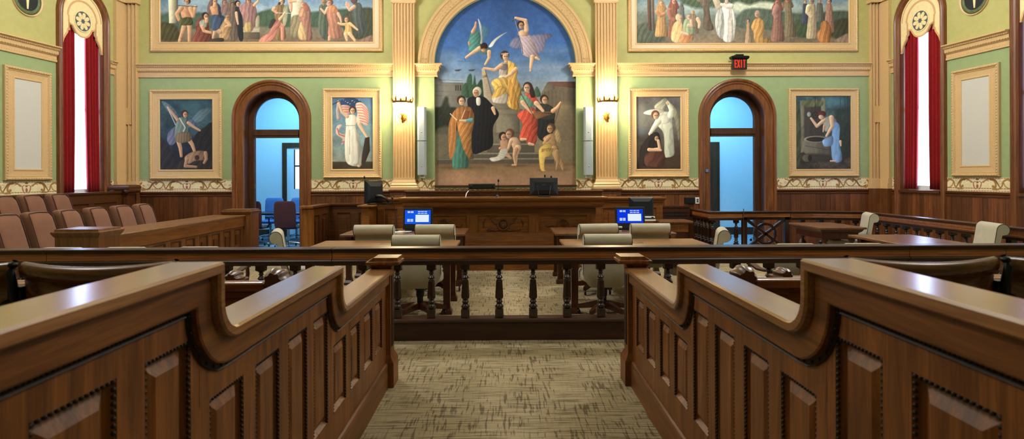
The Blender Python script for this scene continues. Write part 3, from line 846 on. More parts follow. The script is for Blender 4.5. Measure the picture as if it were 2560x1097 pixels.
A.poly([(20, 290), (90, 260), (130, 170), (160, 170), (180, 260), (250, 290), (260, 500), (20, 530)], (46, 50, 40), 3, (1, .5, .2), .2)
A.poly([(20, 520), (200, 480), (200, 800), (20, 800)], (120, 116, 92), 4, None, .1, op=.7)
A.poly([(1240, 290), (1480, 290), (1480, 800), (1180, 800)], (132, 114, 84), 6, None, .1, op=.8)
# pedestal and steps
A.poly([(640, 210), (860, 210), (860, 300), (640, 300)], (112, 106, 92), smooth=False)
A.poly([(610, 290), (920, 290), (905, 345), (625, 345)], (128, 120, 104), smooth=False)
A.poly([(650, 345), (890, 345), (890, 540), (650, 540)], (122, 116, 98), smooth=False, sh=.35)
A.ell(760, 450, 60, 90, (146, 140, 118), soft=6, sh=0, op=.5)
A.poly([(600, 530), (930, 530), (960, 640), (590, 640)], (104, 98, 84), smooth=False)
for x0, x1, y0, y1 in ((560, 1040, 640, 735), (400, 1100, 735, 790), (50, 1240, 790, 850)):
    A.poly([(x0, y0), (x1, y0), (x1, y1), (x0, y1)], (92, 84, 72), smooth=False, sh=.1); A.poly([(x0, y0), (x1, y0), (x1, y0 + 16), (x0, y0 + 16)], (150, 140, 118), smooth=False, sh=.1)
A.poly([(50, 800), (160, 735), (420, 735), (420, 800)], (110, 100, 84), smooth=False)
A.poly([(20, 850), (1480, 850), (1480, 870), (20, 862)], (128, 98, 64), 3, None, 0)
A.ell(300, 885, 240, 18, (96, 74, 50), soft=4, sh=0, op=.6); A.ell(850, 870, 120, 12, (96, 74, 50), soft=3, sh=0, op=.6); A.ell(1240, 915, 170, 14, (110, 84, 56), soft=4, sh=0, op=.6)
A.ell(300, 1010, 330, 60, (196, 148, 112), soft=12, sh=0, op=.4); A.ell(1000, 960, 400, 40, (150, 118, 80), soft=12, sh=0, op=.4)
# flying figure with green drapery
A.T(1080, 0, 4.57)
A.poly([(540, 300), (600, 280), (660, 330), (620, 420), (560, 470)], (84, 136, 140), 4, (1.5, .4, .15), .2, op=.6)
A.poly([(465, 340), (530, 340), (560, 420), (560, 520), (520, 560), (430, 570), (420, 480), (435, 400)], (66, 138, 130), .9, (1.3, .8, .25), .35)
A.limb([(470, 350), (500, 290), (505, 240)], 22, 10, SK)
A.limb([(430, 490), (425, 470)], 16, 12, SK)
A.poly([(555, 480), (560, 400), (540, 260), (528, 200), (545, 220), (570, 300), (580, 480)], (196, 204, 200), .6, None, .3)
A.poly([(650, 520), (700, 450), (780, 390), (870, 348), (800, 400), (740, 450), (690, 520)], (196, 204, 204), .6, None, .3)
A.poly([(500, 530), (560, 510), (650, 530), (680, 590), (620, 610), (540, 590)], (74, 120, 112), .8, (1.5, .6, .2))
A.limb([(545, 540), (470, 590), (390, 645)], 26, 13, SKP); A.limb([(655, 580), (655, 650), (610, 725)], 24, 12, SKP)
A.ell(598, 520, 42, 46, (46, 32, 26)); A.ell(594, 560, 30, 22, SK, sh=.4); A.line([(560, 545), (632, 548)], 8, (120, 80, 40))
A.line([(375, 650), (380, 690)], 4, (60, 66, 80)); A.line([(300, 688), (470, 690)], 4, (70, 90, 120))
for x in (300, 460): A.poly([(x - 45, 786), (x + 40, 780), (x + 10, 802), (x - 30, 802)], (74, 70, 74), smooth=False)
# flying figure in mauve drapery with a sword
A.poly([(1000, 420), (930, 430), (890, 510), (960, 545), (1040, 520)], (136, 128, 158), 2.5, (1.2, .6, .15), .2, op=.85)
A.poly([(1100, 420), (1220, 380), (1380, 385), (1310, 450), (1290, 540), (1220, 600), (1130, 560)], (140, 124, 150), 2.5, (1.2, -.5, .2), .3, op=.9)
A.poly([(1010, 380), (1100, 370), (1160, 450), (1200, 560), (1230, 660), (1190, 670), (1120, 650), (1040, 610), (1020, 500)], (170, 150, 164), .9, (1.4, -.7, .2), .35)
A.poly([(985, 370), (1020, 330), (1080, 330), (1110, 390), (1010, 400)], SKP, .7, None, .4)
A.limb([(1085, 330), (1075, 220), (960, 190)], 28, 14, SKP); A.limb([(1150, 640), (1135, 740), (1128, 800)], 26, 10, SKP); A.limb([(1195, 650), (1230, 670)], 16, 8, SKP)
A.head(1022, 275, 38, SK, (56, 38, 30), .3)
A.line([(935, 175), (1030, 500), (1042, 600)], 8, (60, 70, 92)); A.line([(945, 200), (1034, 500)], 3, (190, 200, 214)); A.line([(925, 225), (965, 205)], 8, (60, 60, 70))
# seated central figure, yellow drapery, tablet
A.poly([(566, 780), (585, 757), (615, 775), (690, 1110), (740, 1200), (600, 1200)], (172, 158, 136), .5, None, .2, smooth=False)
A.line([(612, 790), (700, 1120)], 12, (112, 100, 84))
for pts in ([(586, 850), (588, 878), (597, 876)], [(599, 876), (605, 846), (612, 872)], [(602, 864), (610, 862)], [(616, 844), (619, 870), (622, 850), (626, 868), (626, 842)]): A.line(pts, 4.5, (72, 62, 50))
for k in range(7): A.line([(598 + k * 5, 905 + k * 24), (628 + k * 5, 900 + k * 24)], 4, (140, 126, 104))
A.poly([(850, 700), (900, 690), (960, 730), (985, 800), (970, 880), (1020, 1000), (1010, 1130), (960, 1240), (860, 1180), (860, 900)], (206, 158, 54), .7, (.9, .3, .3), .45)
A.poly([(780, 720), (860, 700), (870, 800), (850, 890), (775, 890)], (178, 160, 148), .6, (1.4, .2, .15), .3)
A.poly([(780, 730), (860, 725), (850, 790), (785, 780)], (128, 116, 116), .6)
A.poly([(780, 850), (850, 840), (860, 885), (770, 890)], (226, 214, 198), .6)
A.poly([(680, 930), (760, 880), (880, 880), (900, 960), (880, 1090), (760, 1120), (690, 1110), (720, 1040)], (220, 176, 72), .7, (.8, -.6, .28), .35)
A.poly([(700, 1080), (800, 1050), (870, 1080), (850, 1170), (740, 1170), (690, 1150)], (196, 184, 168), .7, (1.3, .3, .15), .3)
A.poly([(870, 900), (900, 900), (980, 1130), (1000, 1260), (930, 1230), (880, 1100)], (190, 138, 38), .7, (1, .2, .3), .35)
A.poly([(690, 1080), (760, 980), (850, 1000), (800, 1080), (700, 1110)], (214, 168, 60), .7, (1, .6, .25), .3)
A.limb([(790, 740), (720, 790), (600, 768)], 26, 12, SKP); A.limb([(960, 780), (900, 840), (850, 870)], 26, 14, SKP); A.limb([(850, 690), (850, 660)], 22, 20, SKP)
A.head(840, 632, 46, SKP, (70, 46, 36), .35); A.line([(800, 605), (872, 600)], 14, (190, 150, 140))
# the four standing figures
A.T(1080, 200, 4.062)
A.poly([(360, 190), (420, 160), (520, 160), (600, 230), (680, 340), (620, 470), (615, 660), (520, 720), (410, 735), (400, 500), (370, 300)], (26, 28, 34), .6, (1.1, .05, .35), .35)
A.poly([(450, 175), (490, 175), (490, 245), (455, 245)], (224, 222, 214), .5); A.limb([(620, 280), (640, 340)], 20, 10, SKP)
A.ell(462, 105, 42, 46, (212, 204, 188)); A.head(452, 122, 40, SK, (214, 206, 190), -.4)
A.poly([(235, 600), (320, 590), (370, 860), (290, 890), (205, 875)], (66, 128, 112), .6, (1, .1, .25), .35)
A.poly([(240, 300), (330, 280), (420, 350), (400, 420), (260, 440)], (64, 124, 122), .6, (1, .3, .2), .3)
A.poly([(190, 380), (220, 310), (270, 270), (300, 262), (390, 270), (430, 370), (400, 500), (395, 800), (330, 720), (290, 560), (250, 430), (235, 700), (180, 800), (165, 620), (170, 450)], (164, 106, 40), .7, (1, .1, .3), .4)
A.poly([(260, 420), (420, 400), (400, 560), (395, 800), (330, 730), (290, 600)], (176, 116, 46), .7, (.9, .5, .3), .4)
A.poly([(300, 390), (335, 300), (385, 310), (365, 390)], (136, 74, 36), .5, None, .2, smooth=False); A.line([(300, 388), (333, 300)], 6, (220, 210, 190))
A.limb([(400, 400), (340, 410), (290, 405)], 20, 12, (70, 150, 160)); A.limb([(340, 410), (285, 405)], 14, 10, SKP); A.line([(185, 335), (250, 400)], 8, (222, 212, 180))
A.head(300, 205, 40, SKP, (58, 40, 32), .2)
A.poly([(1075, 420), (1100, 300), (1160, 260), (1240, 300), (1240, 480), (1200, 590), (1130, 620), (1070, 560)], (34, 34, 38), .7, (1, .2, .3), .3)
A.poly([(1060, 250), (1170, 240), (1240, 290), (1240, 390), (1090, 380)], (52, 50, 46), .7, (1, .4, .2))
A.limb([(1230, 310), (1270, 280), (1310, 225)], 22, 12, SK); A.head(1145, 195, 38, SK, (52, 36, 30), .3); A.line([(1318, 210), (1245, 445)], 5, (70, 50, 40))
A.poly([(930, 300), (1040, 280), (1075, 400), (1060, 620), (1000, 660), (950, 610), (885, 590), (920, 450), (865, 350)], (200, 66, 32), .7, (.8, .5, .3), .4)
A.poly([(900, 150), (960, 125), (1040, 150), (1050, 260), (930, 270), (895, 200)], (96, 146, 124), .7, (1.2, .3, .2), .3)
A.poly([(1000, 130), (1060, 170), (1100, 250), (1060, 260), (990, 180), (940, 130)], (196, 62, 40), .7, (1, .7, .25), .3)
A.poly([(1000, 30), (1030, 70), (1050, 160), (1010, 170), (990, 100)], (54, 36, 30), .8); A.limb([(920, 220), (960, 270), (1020, 330)], 22, 13, SKP); A.limb([(1060, 230), (1130, 310)], 24, 14, SKP)
A.head(970, 70, 42, SKP, (70, 44, 34), -.3); A.line([(905, 130), (1050, 390)], 8, (90, 56, 30))
A.poly([(1040, 325), (1180, 335), (1210, 345), (1150, 365), (1060, 390)], (124, 82, 42), .6); A.line([(1020, 315), (1245, 325)], 4, (170, 120, 70))
A.limb([(910, 600), (955, 600)], 16, 10, SKP); A.limb([(990, 645), (1030, 655)], 16, 10, SKP)
# two children with a scroll, child with the shield
A.limb([(720, 630), (745, 690), (690, 690)], 30, 14, SK); A.limb([(740, 740), (800, 790)], 24, 12, SK); A.poly([(690, 620), (760, 600), (790, 700), (720, 720)], SK, .7)
A.head(725, 575, 38, SK, (46, 32, 26), .4)
A.poly([(700, 700), (770, 700), (730, 790), (620, 825), (585, 790), (660, 770)], (216, 210, 198), .6, None, .2)
for k in range(5): A.line([(712 - k * 18, 720 + k * 18), (745 - k * 20, 725 + k * 18)], 3, (150, 146, 138))
A.poly([(790, 590), (860, 580), (905, 650), (890, 720), (840, 720), (800, 640)], SKP, .7, None, .4)
A.limb([(870, 690), (850, 760), (850, 860)], 34, 11, SKP); A.limb([(850, 700), (835, 770), (845, 850)], 26, 10, SK); A.limb([(800, 620), (775, 690)], 20, 12, SKP); A.limb([(850, 862), (815, 862)], 10, 8, SKP)
A.head(785, 545, 40, SK, (112, 74, 48), -.4)
A.poly([(1250, 530), (1280, 500), (1320, 600), (1300, 640), (1250, 600)], (172, 144, 96), .8, (1.5, .5, .15))
A.poly([(1130, 590), (1210, 540), (1250, 560), (1260, 640), (1290, 720), (1230, 740), (1170, 660)], (176, 136, 86), .7, None, .4)
A.limb([(1240, 700), (1270, 800), (1320, 860), (1330, 910)], 34, 10, (170, 130, 82)); A.limb([(1270, 730), (1280, 830), (1265, 910)], 26, 10, (160, 122, 76)); A.limb([(1190, 580), (1140, 640), (1180, 640)], 20, 12, (178, 138, 88))
A.head(1205, 490, 40, (178, 138, 90), (92, 62, 36), -.5)
A.poly([(1130, 660), (1180, 640), (1220, 650), (1215, 690), (1235, 700), (1200, 770), (1150, 790), (1140, 900), (1160, 920), (1105, 915), (1085, 780), (1090, 700)], (206, 170, 70), .6, None, .35)
JX = [[(0, 0), (0, 26), (-6, 26)], [(6, 0), (6, 24), (13, 24), (13, 0)], [(26, 0), (19, 4), (26, 14), (19, 24)], [(30, 0), (42, 0), (36, 0), (36, 26)], [(46, 0), (46, 26)], [(50, 0), (62, 0), (56, 0), (56, 26)], [(66, 0), (66, 26)], [(70, 26), (75, 0), (80, 26)]]
for l in JX: A.line([(1118 + x * 1.15, 700 + y - x * .1) for x, y in l], 4, (104, 78, 30))
A.T(0, 0, 1)
A.mottle(.05, 5)
x0, z1 = -1.5, W(1264, -20)[1]; z0 = 1.405
A.mesh_ob = None
rt = thing('mural', 'tall arched central mural of a seated figure in yellow drapery above steps', 'painting', (0, YW + .1, 1.405))
A.mesh('canvas', rt, -1.51, 1.51, z0, z1, FB, -.1, lambda X, Z: (Z < MZ) | (X ** 2 + (Z - MZ) ** 2 < 1.56 ** 2))

# ------------------------------------------------------------------ upper left mural
def framed(name_label, px, cpx, art, wd=None, extra=None):
    fx0, fz1 = W(px[0], px[1]); fx1, fz0 = W(px[2], px[3])
    cx0, cz1 = W(cpx[0], cpx[1]); cx1, cz0 = W(cpx[2], cpx[3])
    rt = thing('framed_painting', name_label, 'painting', ((fx0 + fx1) / 2, YW, fz0))
    w_ = wd or (cx0 - fx0)
    frame_mesh(fx0, fx1, fz0, fz1, FB, w_).build('frame', 'gold', rt, world=True)
    art.mesh('canvas', rt, fx0 + w_ - .01, fx1 - w_ + .01, fz0 + w_ - .01, fz1 - w_ + .01, FB, .012)
    return rt
B = Art(402, -112, 934, 108, 1.0)
B.sky([(-112, (60, 110, 170)), (-10, (92, 136, 180)), (28, (140, 164, 180)), (40, (96, 120, 116)), (60, (92, 104, 88)), (78, (128, 116, 92)), (108, (122, 100, 76))])
B.mottle(.08, 30); B.mottle(.06, 6)
B.ell(500, 5, 60, 12, (176, 196, 208), soft=6, sh=0, op=.5); B.ell(620, 20, 40, 8, (180, 196, 204), soft=5, sh=0, op=.5)
B.poly([(402, 45), (440, 30), (470, 40), (500, 34), (560, 44), (560, 70), (402, 70)], (82, 104, 90), 3, None, .1)
B.poly([(640, 38), (700, 22), (760, 34), (840, 26), (934, 28), (934, 66), (640, 66)], (66, 88, 66), 3, (.6, .3, .15), .1)
B.poly([(860, 40), (934, 24), (934, 100), (870, 90)], (64, 70, 48), 3, (.8, .3, .2), .1)
B.poly([(402, 60), (440, 66), (450, 100), (402, 100)], (84, 80, 48), 3, (.9, .4, .3), .1)
B.poly([(730, -20), (760, -20), (752, 60), (728, 60)], (206, 194, 160), .8, None, .3, smooth=False)
B.poly([(730, 45), (755, 45), (752, 90), (728, 90)], (142, 128, 92), 2, (1, .3, .3), .1)
B.poly([(605, 70), (650, 70), (650, 84), (600, 84)], (190, 176, 148), 1, None, .1, smooth=False); B.poly([(602, 83), (650, 83), (650, 100), (602, 100)], (110, 96, 72), 1, smooth=False)
B.poly([(421, -40), (447, -40), (445, 60), (424, 60)], (196, 188, 158), .6, None, .7, smooth=False)
T = (395, 0, 9.31)
B.T(*T)
sk = (204, 150, 106)
# workman seen from behind
B.limb([(630, 590), (580, 760), (510, 960)], 62, 34, sk); B.limb([(740, 590), (745, 760), (735, 970)], 58, 34, sk); B.limb([(520, 960), (500, 995)], 36, 26, sk)
B.poly([(560, 190), (740, 170), (800, 260), (770, 460), (590, 450), (540, 300)], (206, 146, 102), 3 / 9, (.9, 0, .08), .35)
B.limb([(560, 200), (450, 340), (500, 480)], 56, 36, sk); B.limb([(770, 210), (830, 390), (880, 180)], 56, 36, sk)
B.poly([(580, 440), (780, 430), (820, 580), (700, 610), (490, 590)], (88, 88, 52), 4 / 9, (1, .5, .3), .3)
B.head(690, 60, 66, sk, (82, 50, 38), -.4); B.line([(470, 145), (930, 175)], 14, (74, 56, 44))
# crouching pair
B.poly([(960, 460), (1150, 420), (1200, 700), (1260, 900), (1180, 985), (800, 975), (890, 760), (880, 600)], (128, 66, 54), .6, (.9, .5, .3), .35)
B.poly([(980, 520), (1110, 480), (1140, 640), (1000, 650)], (164, 170, 150), .6, (1.2, .4, .2)); B.limb([(1040, 640), (1080, 740), (1230, 780)], 42, 28, sk); B.head(1120, 400, 70, sk, (52, 40, 34), .5); B.limb([(1140, 470), (1140, 520)], 40, 40, sk)
B.poly([(1500, 480), (1620, 440), (1710, 600), (1700, 680), (1680, 880), (1540, 960), (1440, 930), (1450, 700)], (180, 140, 92), .6, (.9, .4, .25), .35); B.limb([(1600, 500), (1690, 610), (1590, 640)], 44, 30, (196, 150, 104))
B.head(1640, 420, 62, (176, 130, 96), (150, 110, 84), -.4); B.limb([(1450, 760), (1340, 720), (1290, 900)], 54, 30, (190, 146, 112)); B.poly([(1210, 940), (1500, 900), (1520, 985), (1220, 990)], (74, 62, 58), .6)
# bare chested figure in blue, cloaked bystanders
B.poly([(1180, 120), (1260, 0), (1400, 90), (1500, 250), (1470, 340), (1260, 400), (1160, 300)], (110, 84, 86), .7, (1, .2, .3))
B.poly([(1230, 170), (1400, 150), (1430, 280), (1400, 390), (1290, 380), (1240, 280)], (206, 146, 102), .6, None, .35); B.head(1330, 55, 62, sk, (110, 70, 56), .3); B.limb([(1330, 110), (1330, 160)], 36, 44, sk)
B.poly([(1260, 390), (1440, 370), (1560, 420), (1480, 600), (1380, 720), (1270, 700)], (62, 78, 108), .6, (.9, .3, .3), .3)
B.poly([(1400, 120), (1470, 200), (1490, 420), (1430, 400)], (52, 58, 80), .6)
B.poly([(1500, 110), (1600, 60), (1720, 160), (1760, 340), (1540, 360), (1470, 280)], (128, 100, 94), .7, (1, .2, .25)); B.head(1560, 80, 52, (180, 126, 100), (120, 84, 70), .4)
B.poly([(1640, 60), (1720, 0), (1800, 60), (1850, 400), (1850, 930), (1640, 940), (1720, 640), (1690, 300)], (112, 94, 80), .7, (1.1, .1, .3)); B.head(1745, 130, 46, (150, 112, 90), (92, 74, 64), .3)
B.poly([(1810, 200), (1900, 180), (1960, 330), (1990, 910), (1890, 935), (1830, 500)], (42, 44, 52), .6, (1.1, .05, .25)); B.head(1870, 110, 62, (200, 152, 116), (34, 28, 28), .5); B.limb([(1830, 320), (1850, 470), (1870, 580)], 34, 20, (208, 160, 122))
B.poly([(1940, 150), (2060, 60), (2200, 60), (2290, 200), (2290, 420), (2200, 740), (2020, 740), (1990, 460), (1900, 220)], (158, 112, 108), .7, (1, .1, .3), .3); B.poly([(2040, 560), (2180, 540), (2170, 750), (2020, 740)], (188, 160, 96), .6, (1.2, 0, .2))
B.head(2115, 30, 60, (190, 130, 96), (96, 60, 44), .1); B.limb([(2250, 140), (2330, 60), (2350, 0)], 34, 20, sk); B.poly([(2280, 470), (2330, 380), (2370, 420), (2360, 640), (2280, 660)], (170, 158, 130), .7)
# right half
B.T(665, 0, 9.31)
B.poly([(280, 120), (400, 110), (460, 230), (440, 600), (460, 920), (200, 920), (230, 560), (200, 260)], (132, 98, 58), .6, (1, .1, .3), .3); B.poly([(410, 220), (500, 140), (540, 260), (480, 560), (400, 640)], (150, 150, 116), .6, (1, .2, .2))
B.limb([(330, 600), (390, 640), (390, 940)], 60, 34, (196, 122, 96)); B.limb([(200, 220), (170, 250), (260, 320)], 44, 26, (200, 140, 108)); B.head(370, 60, 66, (196, 170, 140), (110, 84, 44), -.4); B.ell(320, 100, 30, 34, (60, 50, 46)); B.line([(250, 320), (590, 330)], 12, (190, 190, 184))
B.poly([(120, 500), (200, 460), (240, 540), (140, 660), (70, 670)], (58, 52, 50), .7)
B.poly([(330, 440), (350, 560), (260, 760), (150, 960), (-160, 990), (-60, 860), (60, 800), (140, 660), (240, 500)], (206, 124, 104), .7, (.8, .7, .22), .3); B.limb([(330, 470), (390, 400), (450, 310)], 36, 22, (206, 160, 120))
B.limb([(560, 20), (590, 140), (590, 270)], 50, 30, (204, 142, 112)); B.limb([(560, 60), (700, 50)], 30, 24, (204, 142, 112))
B.poly([(830, 180), (960, 120), (1040, 260), (1050, 600), (1070, 940), (800, 950), (760, 780), (800, 520), (770, 330)], (162, 108, 88), .6, (1, .1, .28), .35); B.poly([(820, 520), (900, 660), (960, 930), (790, 930), (750, 770)], (206, 166, 108), .6, (1.1, -.3, .2)); B.poly([(820, 240), (900, 220), (930, 400), (800, 400)], (190, 138, 92), .6, (1, .3, .2))
B.poly([(830, 100), (900, 75), (970, 110), (1000, 260), (930, 280)], (176, 96, 74), .6); B.head(870, 130, 50, (214, 160, 122), (190, 104, 80), -.5)
B.poly([(1260, 150), (1400, 120), (1450, 300), (1450, 900), (1310, 900), (1220, 640), (1240, 300)], (80, 92, 74), .6, (1, .1, .3), .3); B.ell(1350, 60, 66, 80, (170, 120, 84)); B.head(1350, 70, 60, (170, 130, 96), (150, 104, 70), -.3, beard=(140, 120, 96))
B.poly([(1440, 200), (1580, 150), (1690, 290), (1700, 500), (1790, 880), (1470, 890), (1460, 600), (1420, 340)], (166, 108, 80), .6, (1, -.15, .28), .35); B.poly([(1430, 180), (1600, 140), (1690, 300), (1560, 320)], (196, 122, 72), .6, (1, .4, .2)); B.limb([(1440, 210), (1380, 330), (1290, 230)], 34, 22, (206, 150, 116)); B.limb([(1690, 340), (1740, 440), (1760, 540)], 36, 22, (210, 152, 116)); B.head(1490, 90, 66, (206, 146, 112), (120, 72, 52), -.5); B.limb([(1480, 890), (1480, 950)], 34, 30, (206, 150, 116))
B.poly([(2040, 120), (2140, 80), (2240, 160), (2320, 640), (2300, 800), (2180, 840), (2060, 560), (2010, 300)], (72, 80, 74), .6, (1, -.1, .3), .3); B.limb([(2060, 180), (1960, 250), (1880, 130)], 46, 28, (196, 146, 116)); B.ell(2060, 30, 80, 80, (98, 62, 52)); B.limb([(1890, 90), (1960, 160)], 34, 28, (196, 140, 110))
B.poly([(1840, 560), (1950, 550), (1990, 660), (2010, 820), (1830, 830), (1850, 680)], (214, 164, 84), .6, (1.2, 0, .2)); B.limb([(1840, 590), (1760, 590), (1690, 560)], 32, 22, (216, 168, 112)); B.limb([(1960, 570), (2060, 650), (2140, 720)], 34, 20, (216, 168, 112)); B.limb([(1860, 820), (1890, 960)], 44, 26, (214, 166, 116)); B.limb([(1960, 810), (2080, 970)], 44, 26, (214, 166, 116)); B.head(1885, 480, 58, (212, 152, 108), (110, 72, 48), -.3)
B.poly([(2150, 980), (2300, 900), (2500, 840), (2500, 1000)], (150, 112, 92), 1, (.8, .4, .2), .1)
B.T(0, 0, 1); B.mottle(.05, 4)
framed('large gilt framed mural of robed figures among columns, upper left', (377, -137, 957, 129), (402, -112, 934, 108), B)

# ------------------------------------------------------------------ upper right mural
C_ = Art(1591, -112, 2116, 108, 1.0)
C_.sky([(-112, (70, 116, 160)), (-10, (100, 136, 156)), (20, (146, 164, 160)), (42, (112, 124, 112)), (70, (112, 106, 88)), (108, (128, 108, 82))])
C_.mottle(.10, 24); C_.mottle(.06, 5)
C_.ell(1880, 16, 60, 20, (214, 214, 176), soft=6, sh=0, op=.7); C_.ell(2070, -2, 60, 8, (90, 136, 190), soft=5, sh=0, op=.6)
C_.poly([(1850, 32), (1880, 22), (1930, 26), (2000, 36), (2116, 30), (2116, 70), (1850, 70)], (78, 92, 76), 3, (.7, .3, .15), .1)
C_.poly([(1985, 52), (2010, 60), (2020, 90), (1985, 90)], (66, 82, 54), 3, (.8, .4, .25), .1); C_.poly([(2080, 56), (2116, 50), (2116, 96), (2070, 90)], (66, 66, 46), 3, (.8, .4, .25), .1)
C_.poly([(1591, 66), (1640, 60), (1660, 100), (1591, 106)], (84, 92, 72), 3, (.9, .4, .3), .1)
C_.poly([(1700, -60), (1860, -60), (1980, -20), (1960, 8), (1900, 6), (1870, 14), (1840, 6), (1820, 16), (1780, 20), (1740, 22), (1716, 14), (1700, 4)], (70, 86, 60), 4, (.9, .5, .3), .1)
C_.T(1585, 0, 9.48)
for x0, x1 in ((310, 400), (400, 470)): C_.poly([(x0, -60), (x1, -60), (x1 + 10, 720), (x0 + 20, 720)], (96, 68, 50) if x0 < 400 else (110, 92, 74), .7, None, .5, smooth=False)
C_.poly([(1450, 0), (1560, -80), (1750, -80), (1760, 200), (1800, 480), (1860, 700), (1640, 680), (1630, 300), (1580, 120)], (108, 88, 70), .9, (.8, .1, .25), .4)
P = C_.person
P(640, 40, 850, 140, (184, 136, 72), (206, 160, 112), dx=.5, veil=(190, 130, 76)); C_.limb([(540, 300), (620, 380), (720, 330)], 46, 34, (176, 116, 70))
P(930, -10, 860, 130, (134, 80, 54), (200, 140, 110), dx=.5, veil=(140, 72, 50)); C_.limb([(830, 260), (860, 440), (940, 480)], 60, 40, (150, 92, 66))
P(1110, 110, 560, 100, (104, 104, 96), (120, 112, 98), dx=0, veil=(92, 94, 88))
P(1380, 270, 780, 120, (146, 116, 86), (206, 158, 116), hair=(196, 142, 76), dx=-.4); C_.limb([(1490, 460), (1540, 560), (1520, 650)], 44, 26, (206, 156, 120))
C_.poly([(1180, 480), (1280, 440), (1360, 560), (1440, 700), (1400, 820), (1180, 820), (1150, 620)], (140, 152, 112), .6, (1, .3, .25), .3); C_.limb([(1280, 600), (1350, 620), (1330, 490)], 36, 26, (206, 160, 124)); C_.head(1290, 410, 60, (206, 150, 122), (146, 148, 130), .3)
C_.poly([(1000, 500), (1100, 480), (1180, 780), (1360, 840), (1360, 960), (1100, 1010), (880, 950), (900, 640)], (204, 160, 100), .6, (.9, .3, .25), .4); C_.poly([(1110, 860), (1330, 810), (1370, 900), (1240, 1010), (1090, 990)], (190, 126, 66), .6, (1, .5, .2)); C_.ell(1040, 420, 70, 90, (196, 178, 140)); C_.head(1085, 440, 56, (206, 152, 120), (186, 168, 130), .4); C_.limb([(1120, 780), (1260, 820)], 36, 26, (206, 156, 120))
# white robed figure with tablets
C_.poly([(2090, 100), (2250, 80), (2310, 240), (2320, 500), (2330, 940), (2090, 950), (2100, 500), (2060, 300)], (212, 204, 190), .6, (1, .05, .25), .35); C_.poly([(1960, 250), (2060, 220), (2110, 500), (2080, 900), (1980, 860), (1920, 740), (1900, 460)], (176, 176, 166), .6, (1, .1, .28)); C_.poly([(2300, 220), (2380, 480), (2380, 640), (2330, 900), (2310, 500)], (206, 202, 188), .6, (1, .1, .2))
C_.poly([(1820, -40), (1990, -40), (2060, 180), (1930, 270)], (188, 166, 140), .5, None, .2, smooth=False); C_.limb([(2280, 160), (2180, 180), (2050, 120)], 56, 34, (200, 186, 170)); C_.ell(2170, 20, 66, 90, (92, 74, 62)); C_.ell(2170, 50, 44, 60, (196, 170, 150))
C_.T(1850, 0, 9.48)
P(160, 470, 1010, 70, (176, 140, 104), (206, 156, 120), hair=(96, 64, 60), dx=-.3)
C_.poly([(300, 480), (420, 430), (520, 520), (540, 700), (500, 860), (680, 940), (640, 1010), (330, 1000), (280, 760), (230, 640)], (178, 130, 58), .6, (1, .3, .3), .35); C_.ell(380, 340, 66, 84, (176, 150, 130)); C_.head(370, 360, 54, (196, 146, 116), (170, 146, 126), -.3)
P(850, 20, 960, 150, (136, 94, 78), (176, 110, 88), dx=-.5, veil=(140, 80, 66)); C_.limb([(830, 200), (780, 330), (820, 420)], 76, 50, (150, 104, 94))
P(1090, -40, 860, 130, (112, 98, 72), (176, 110, 88), dx=-.5, veil=(120, 92, 66), lean=60)
P(1500, 30, 560, 90, (62, 68, 84), (206, 150, 120), hair=(140, 104, 84), dx=.2)
P(1840, 20, 520, 110, (96, 96, 86), (200, 146, 110), hair=(150, 110, 80), dx=.1); P(2060, 0, 760, 120, (160, 114, 96), (206, 156, 124), hair=(74, 54, 50), dx=-.4)
P(1660, -20, 900, 130, (172, 152, 116), (150, 120, 96), hair=(190, 176, 150), dx=0); C_.limb([(1580, 180), (1550, 300), (1640, 400)], 60, 40, (196, 176, 132))
C_.poly([(1880, 540), (1990, 500), (2080, 600), (2110, 780), (2060, 1010), (1860, 1010), (1780, 880), (1800, 760), (1850, 700)], (178, 112, 46), .6, (.9, .2, .3), .35)
C_.poly([(2180, 980), (2350, 860), (2520, 800), (2520, 1010)], (150, 124, 100), 1, (.8, .4, .2), .1)
C_.T(0, 0, 1); C_.mottle(.06, 4)
framed('large gilt framed mural of robed figures under a tree, upper right', (1569, -137, 2142, 129), (1591, -112, 2116, 108), C_)

# ------------------------------------------------------------------ four paintings at eye height
# (a generic winged figure striding over dark rocks)
D = Art(401, 245, 537, 428, 1.4)
D.sky([(245, (40, 76, 92)), (300, (52, 84, 96)), (340, (44, 66, 82)), (380, (34, 40, 54)), (428, (36, 34, 40))]); D.mottle(.25, 22); D.mottle(.1, 5)
D.ell(478, 262, 26, 14, (64, 112, 126), soft=8, sh=0, op=.5)
D.poly([(488, 345), (515, 318), (537, 310), (537, 400), (480, 400)], (40, 38, 42), 1.5, (.6, .5, .25), .1); D.poly([(401, 350), (420, 362), (440, 400), (460, 428), (401, 428)], (48, 46, 52), 1.5, (.6, .5, .3), .2); D.poly([(440, 420), (470, 396), (537, 402), (537, 428), (440, 428)], (56, 50, 48), 1.5, (.7, .4, .3), .2)
D.poly([(452, 296), (440, 272), (420, 254), (406, 250), (416, 268), (434, 292)], (122, 138, 148), 1.2, (1.2, .8, .25), op=.6); D.poly([(484, 300), (500, 276), (520, 268), (534, 270), (524, 286), (502, 304)], (112, 130, 142), 1.2, (1.2, .8, .25), op=.55)
D.poly([(446, 314), (424, 330), (420, 352), (430, 364), (446, 350)], (104, 108, 140), .8, (1, .5, .25)); D.poly([(472, 300), (486, 298), (494, 314), (480, 318), (468, 314)], (84, 108, 146), .7, (1, .5, .2))
D.limb([(448, 350), (454, 372), (456, 392)], 6, 3.5, SK); D.limb([(472, 344), (484, 362), (490, 380)], 6.5, 3.5, SK)
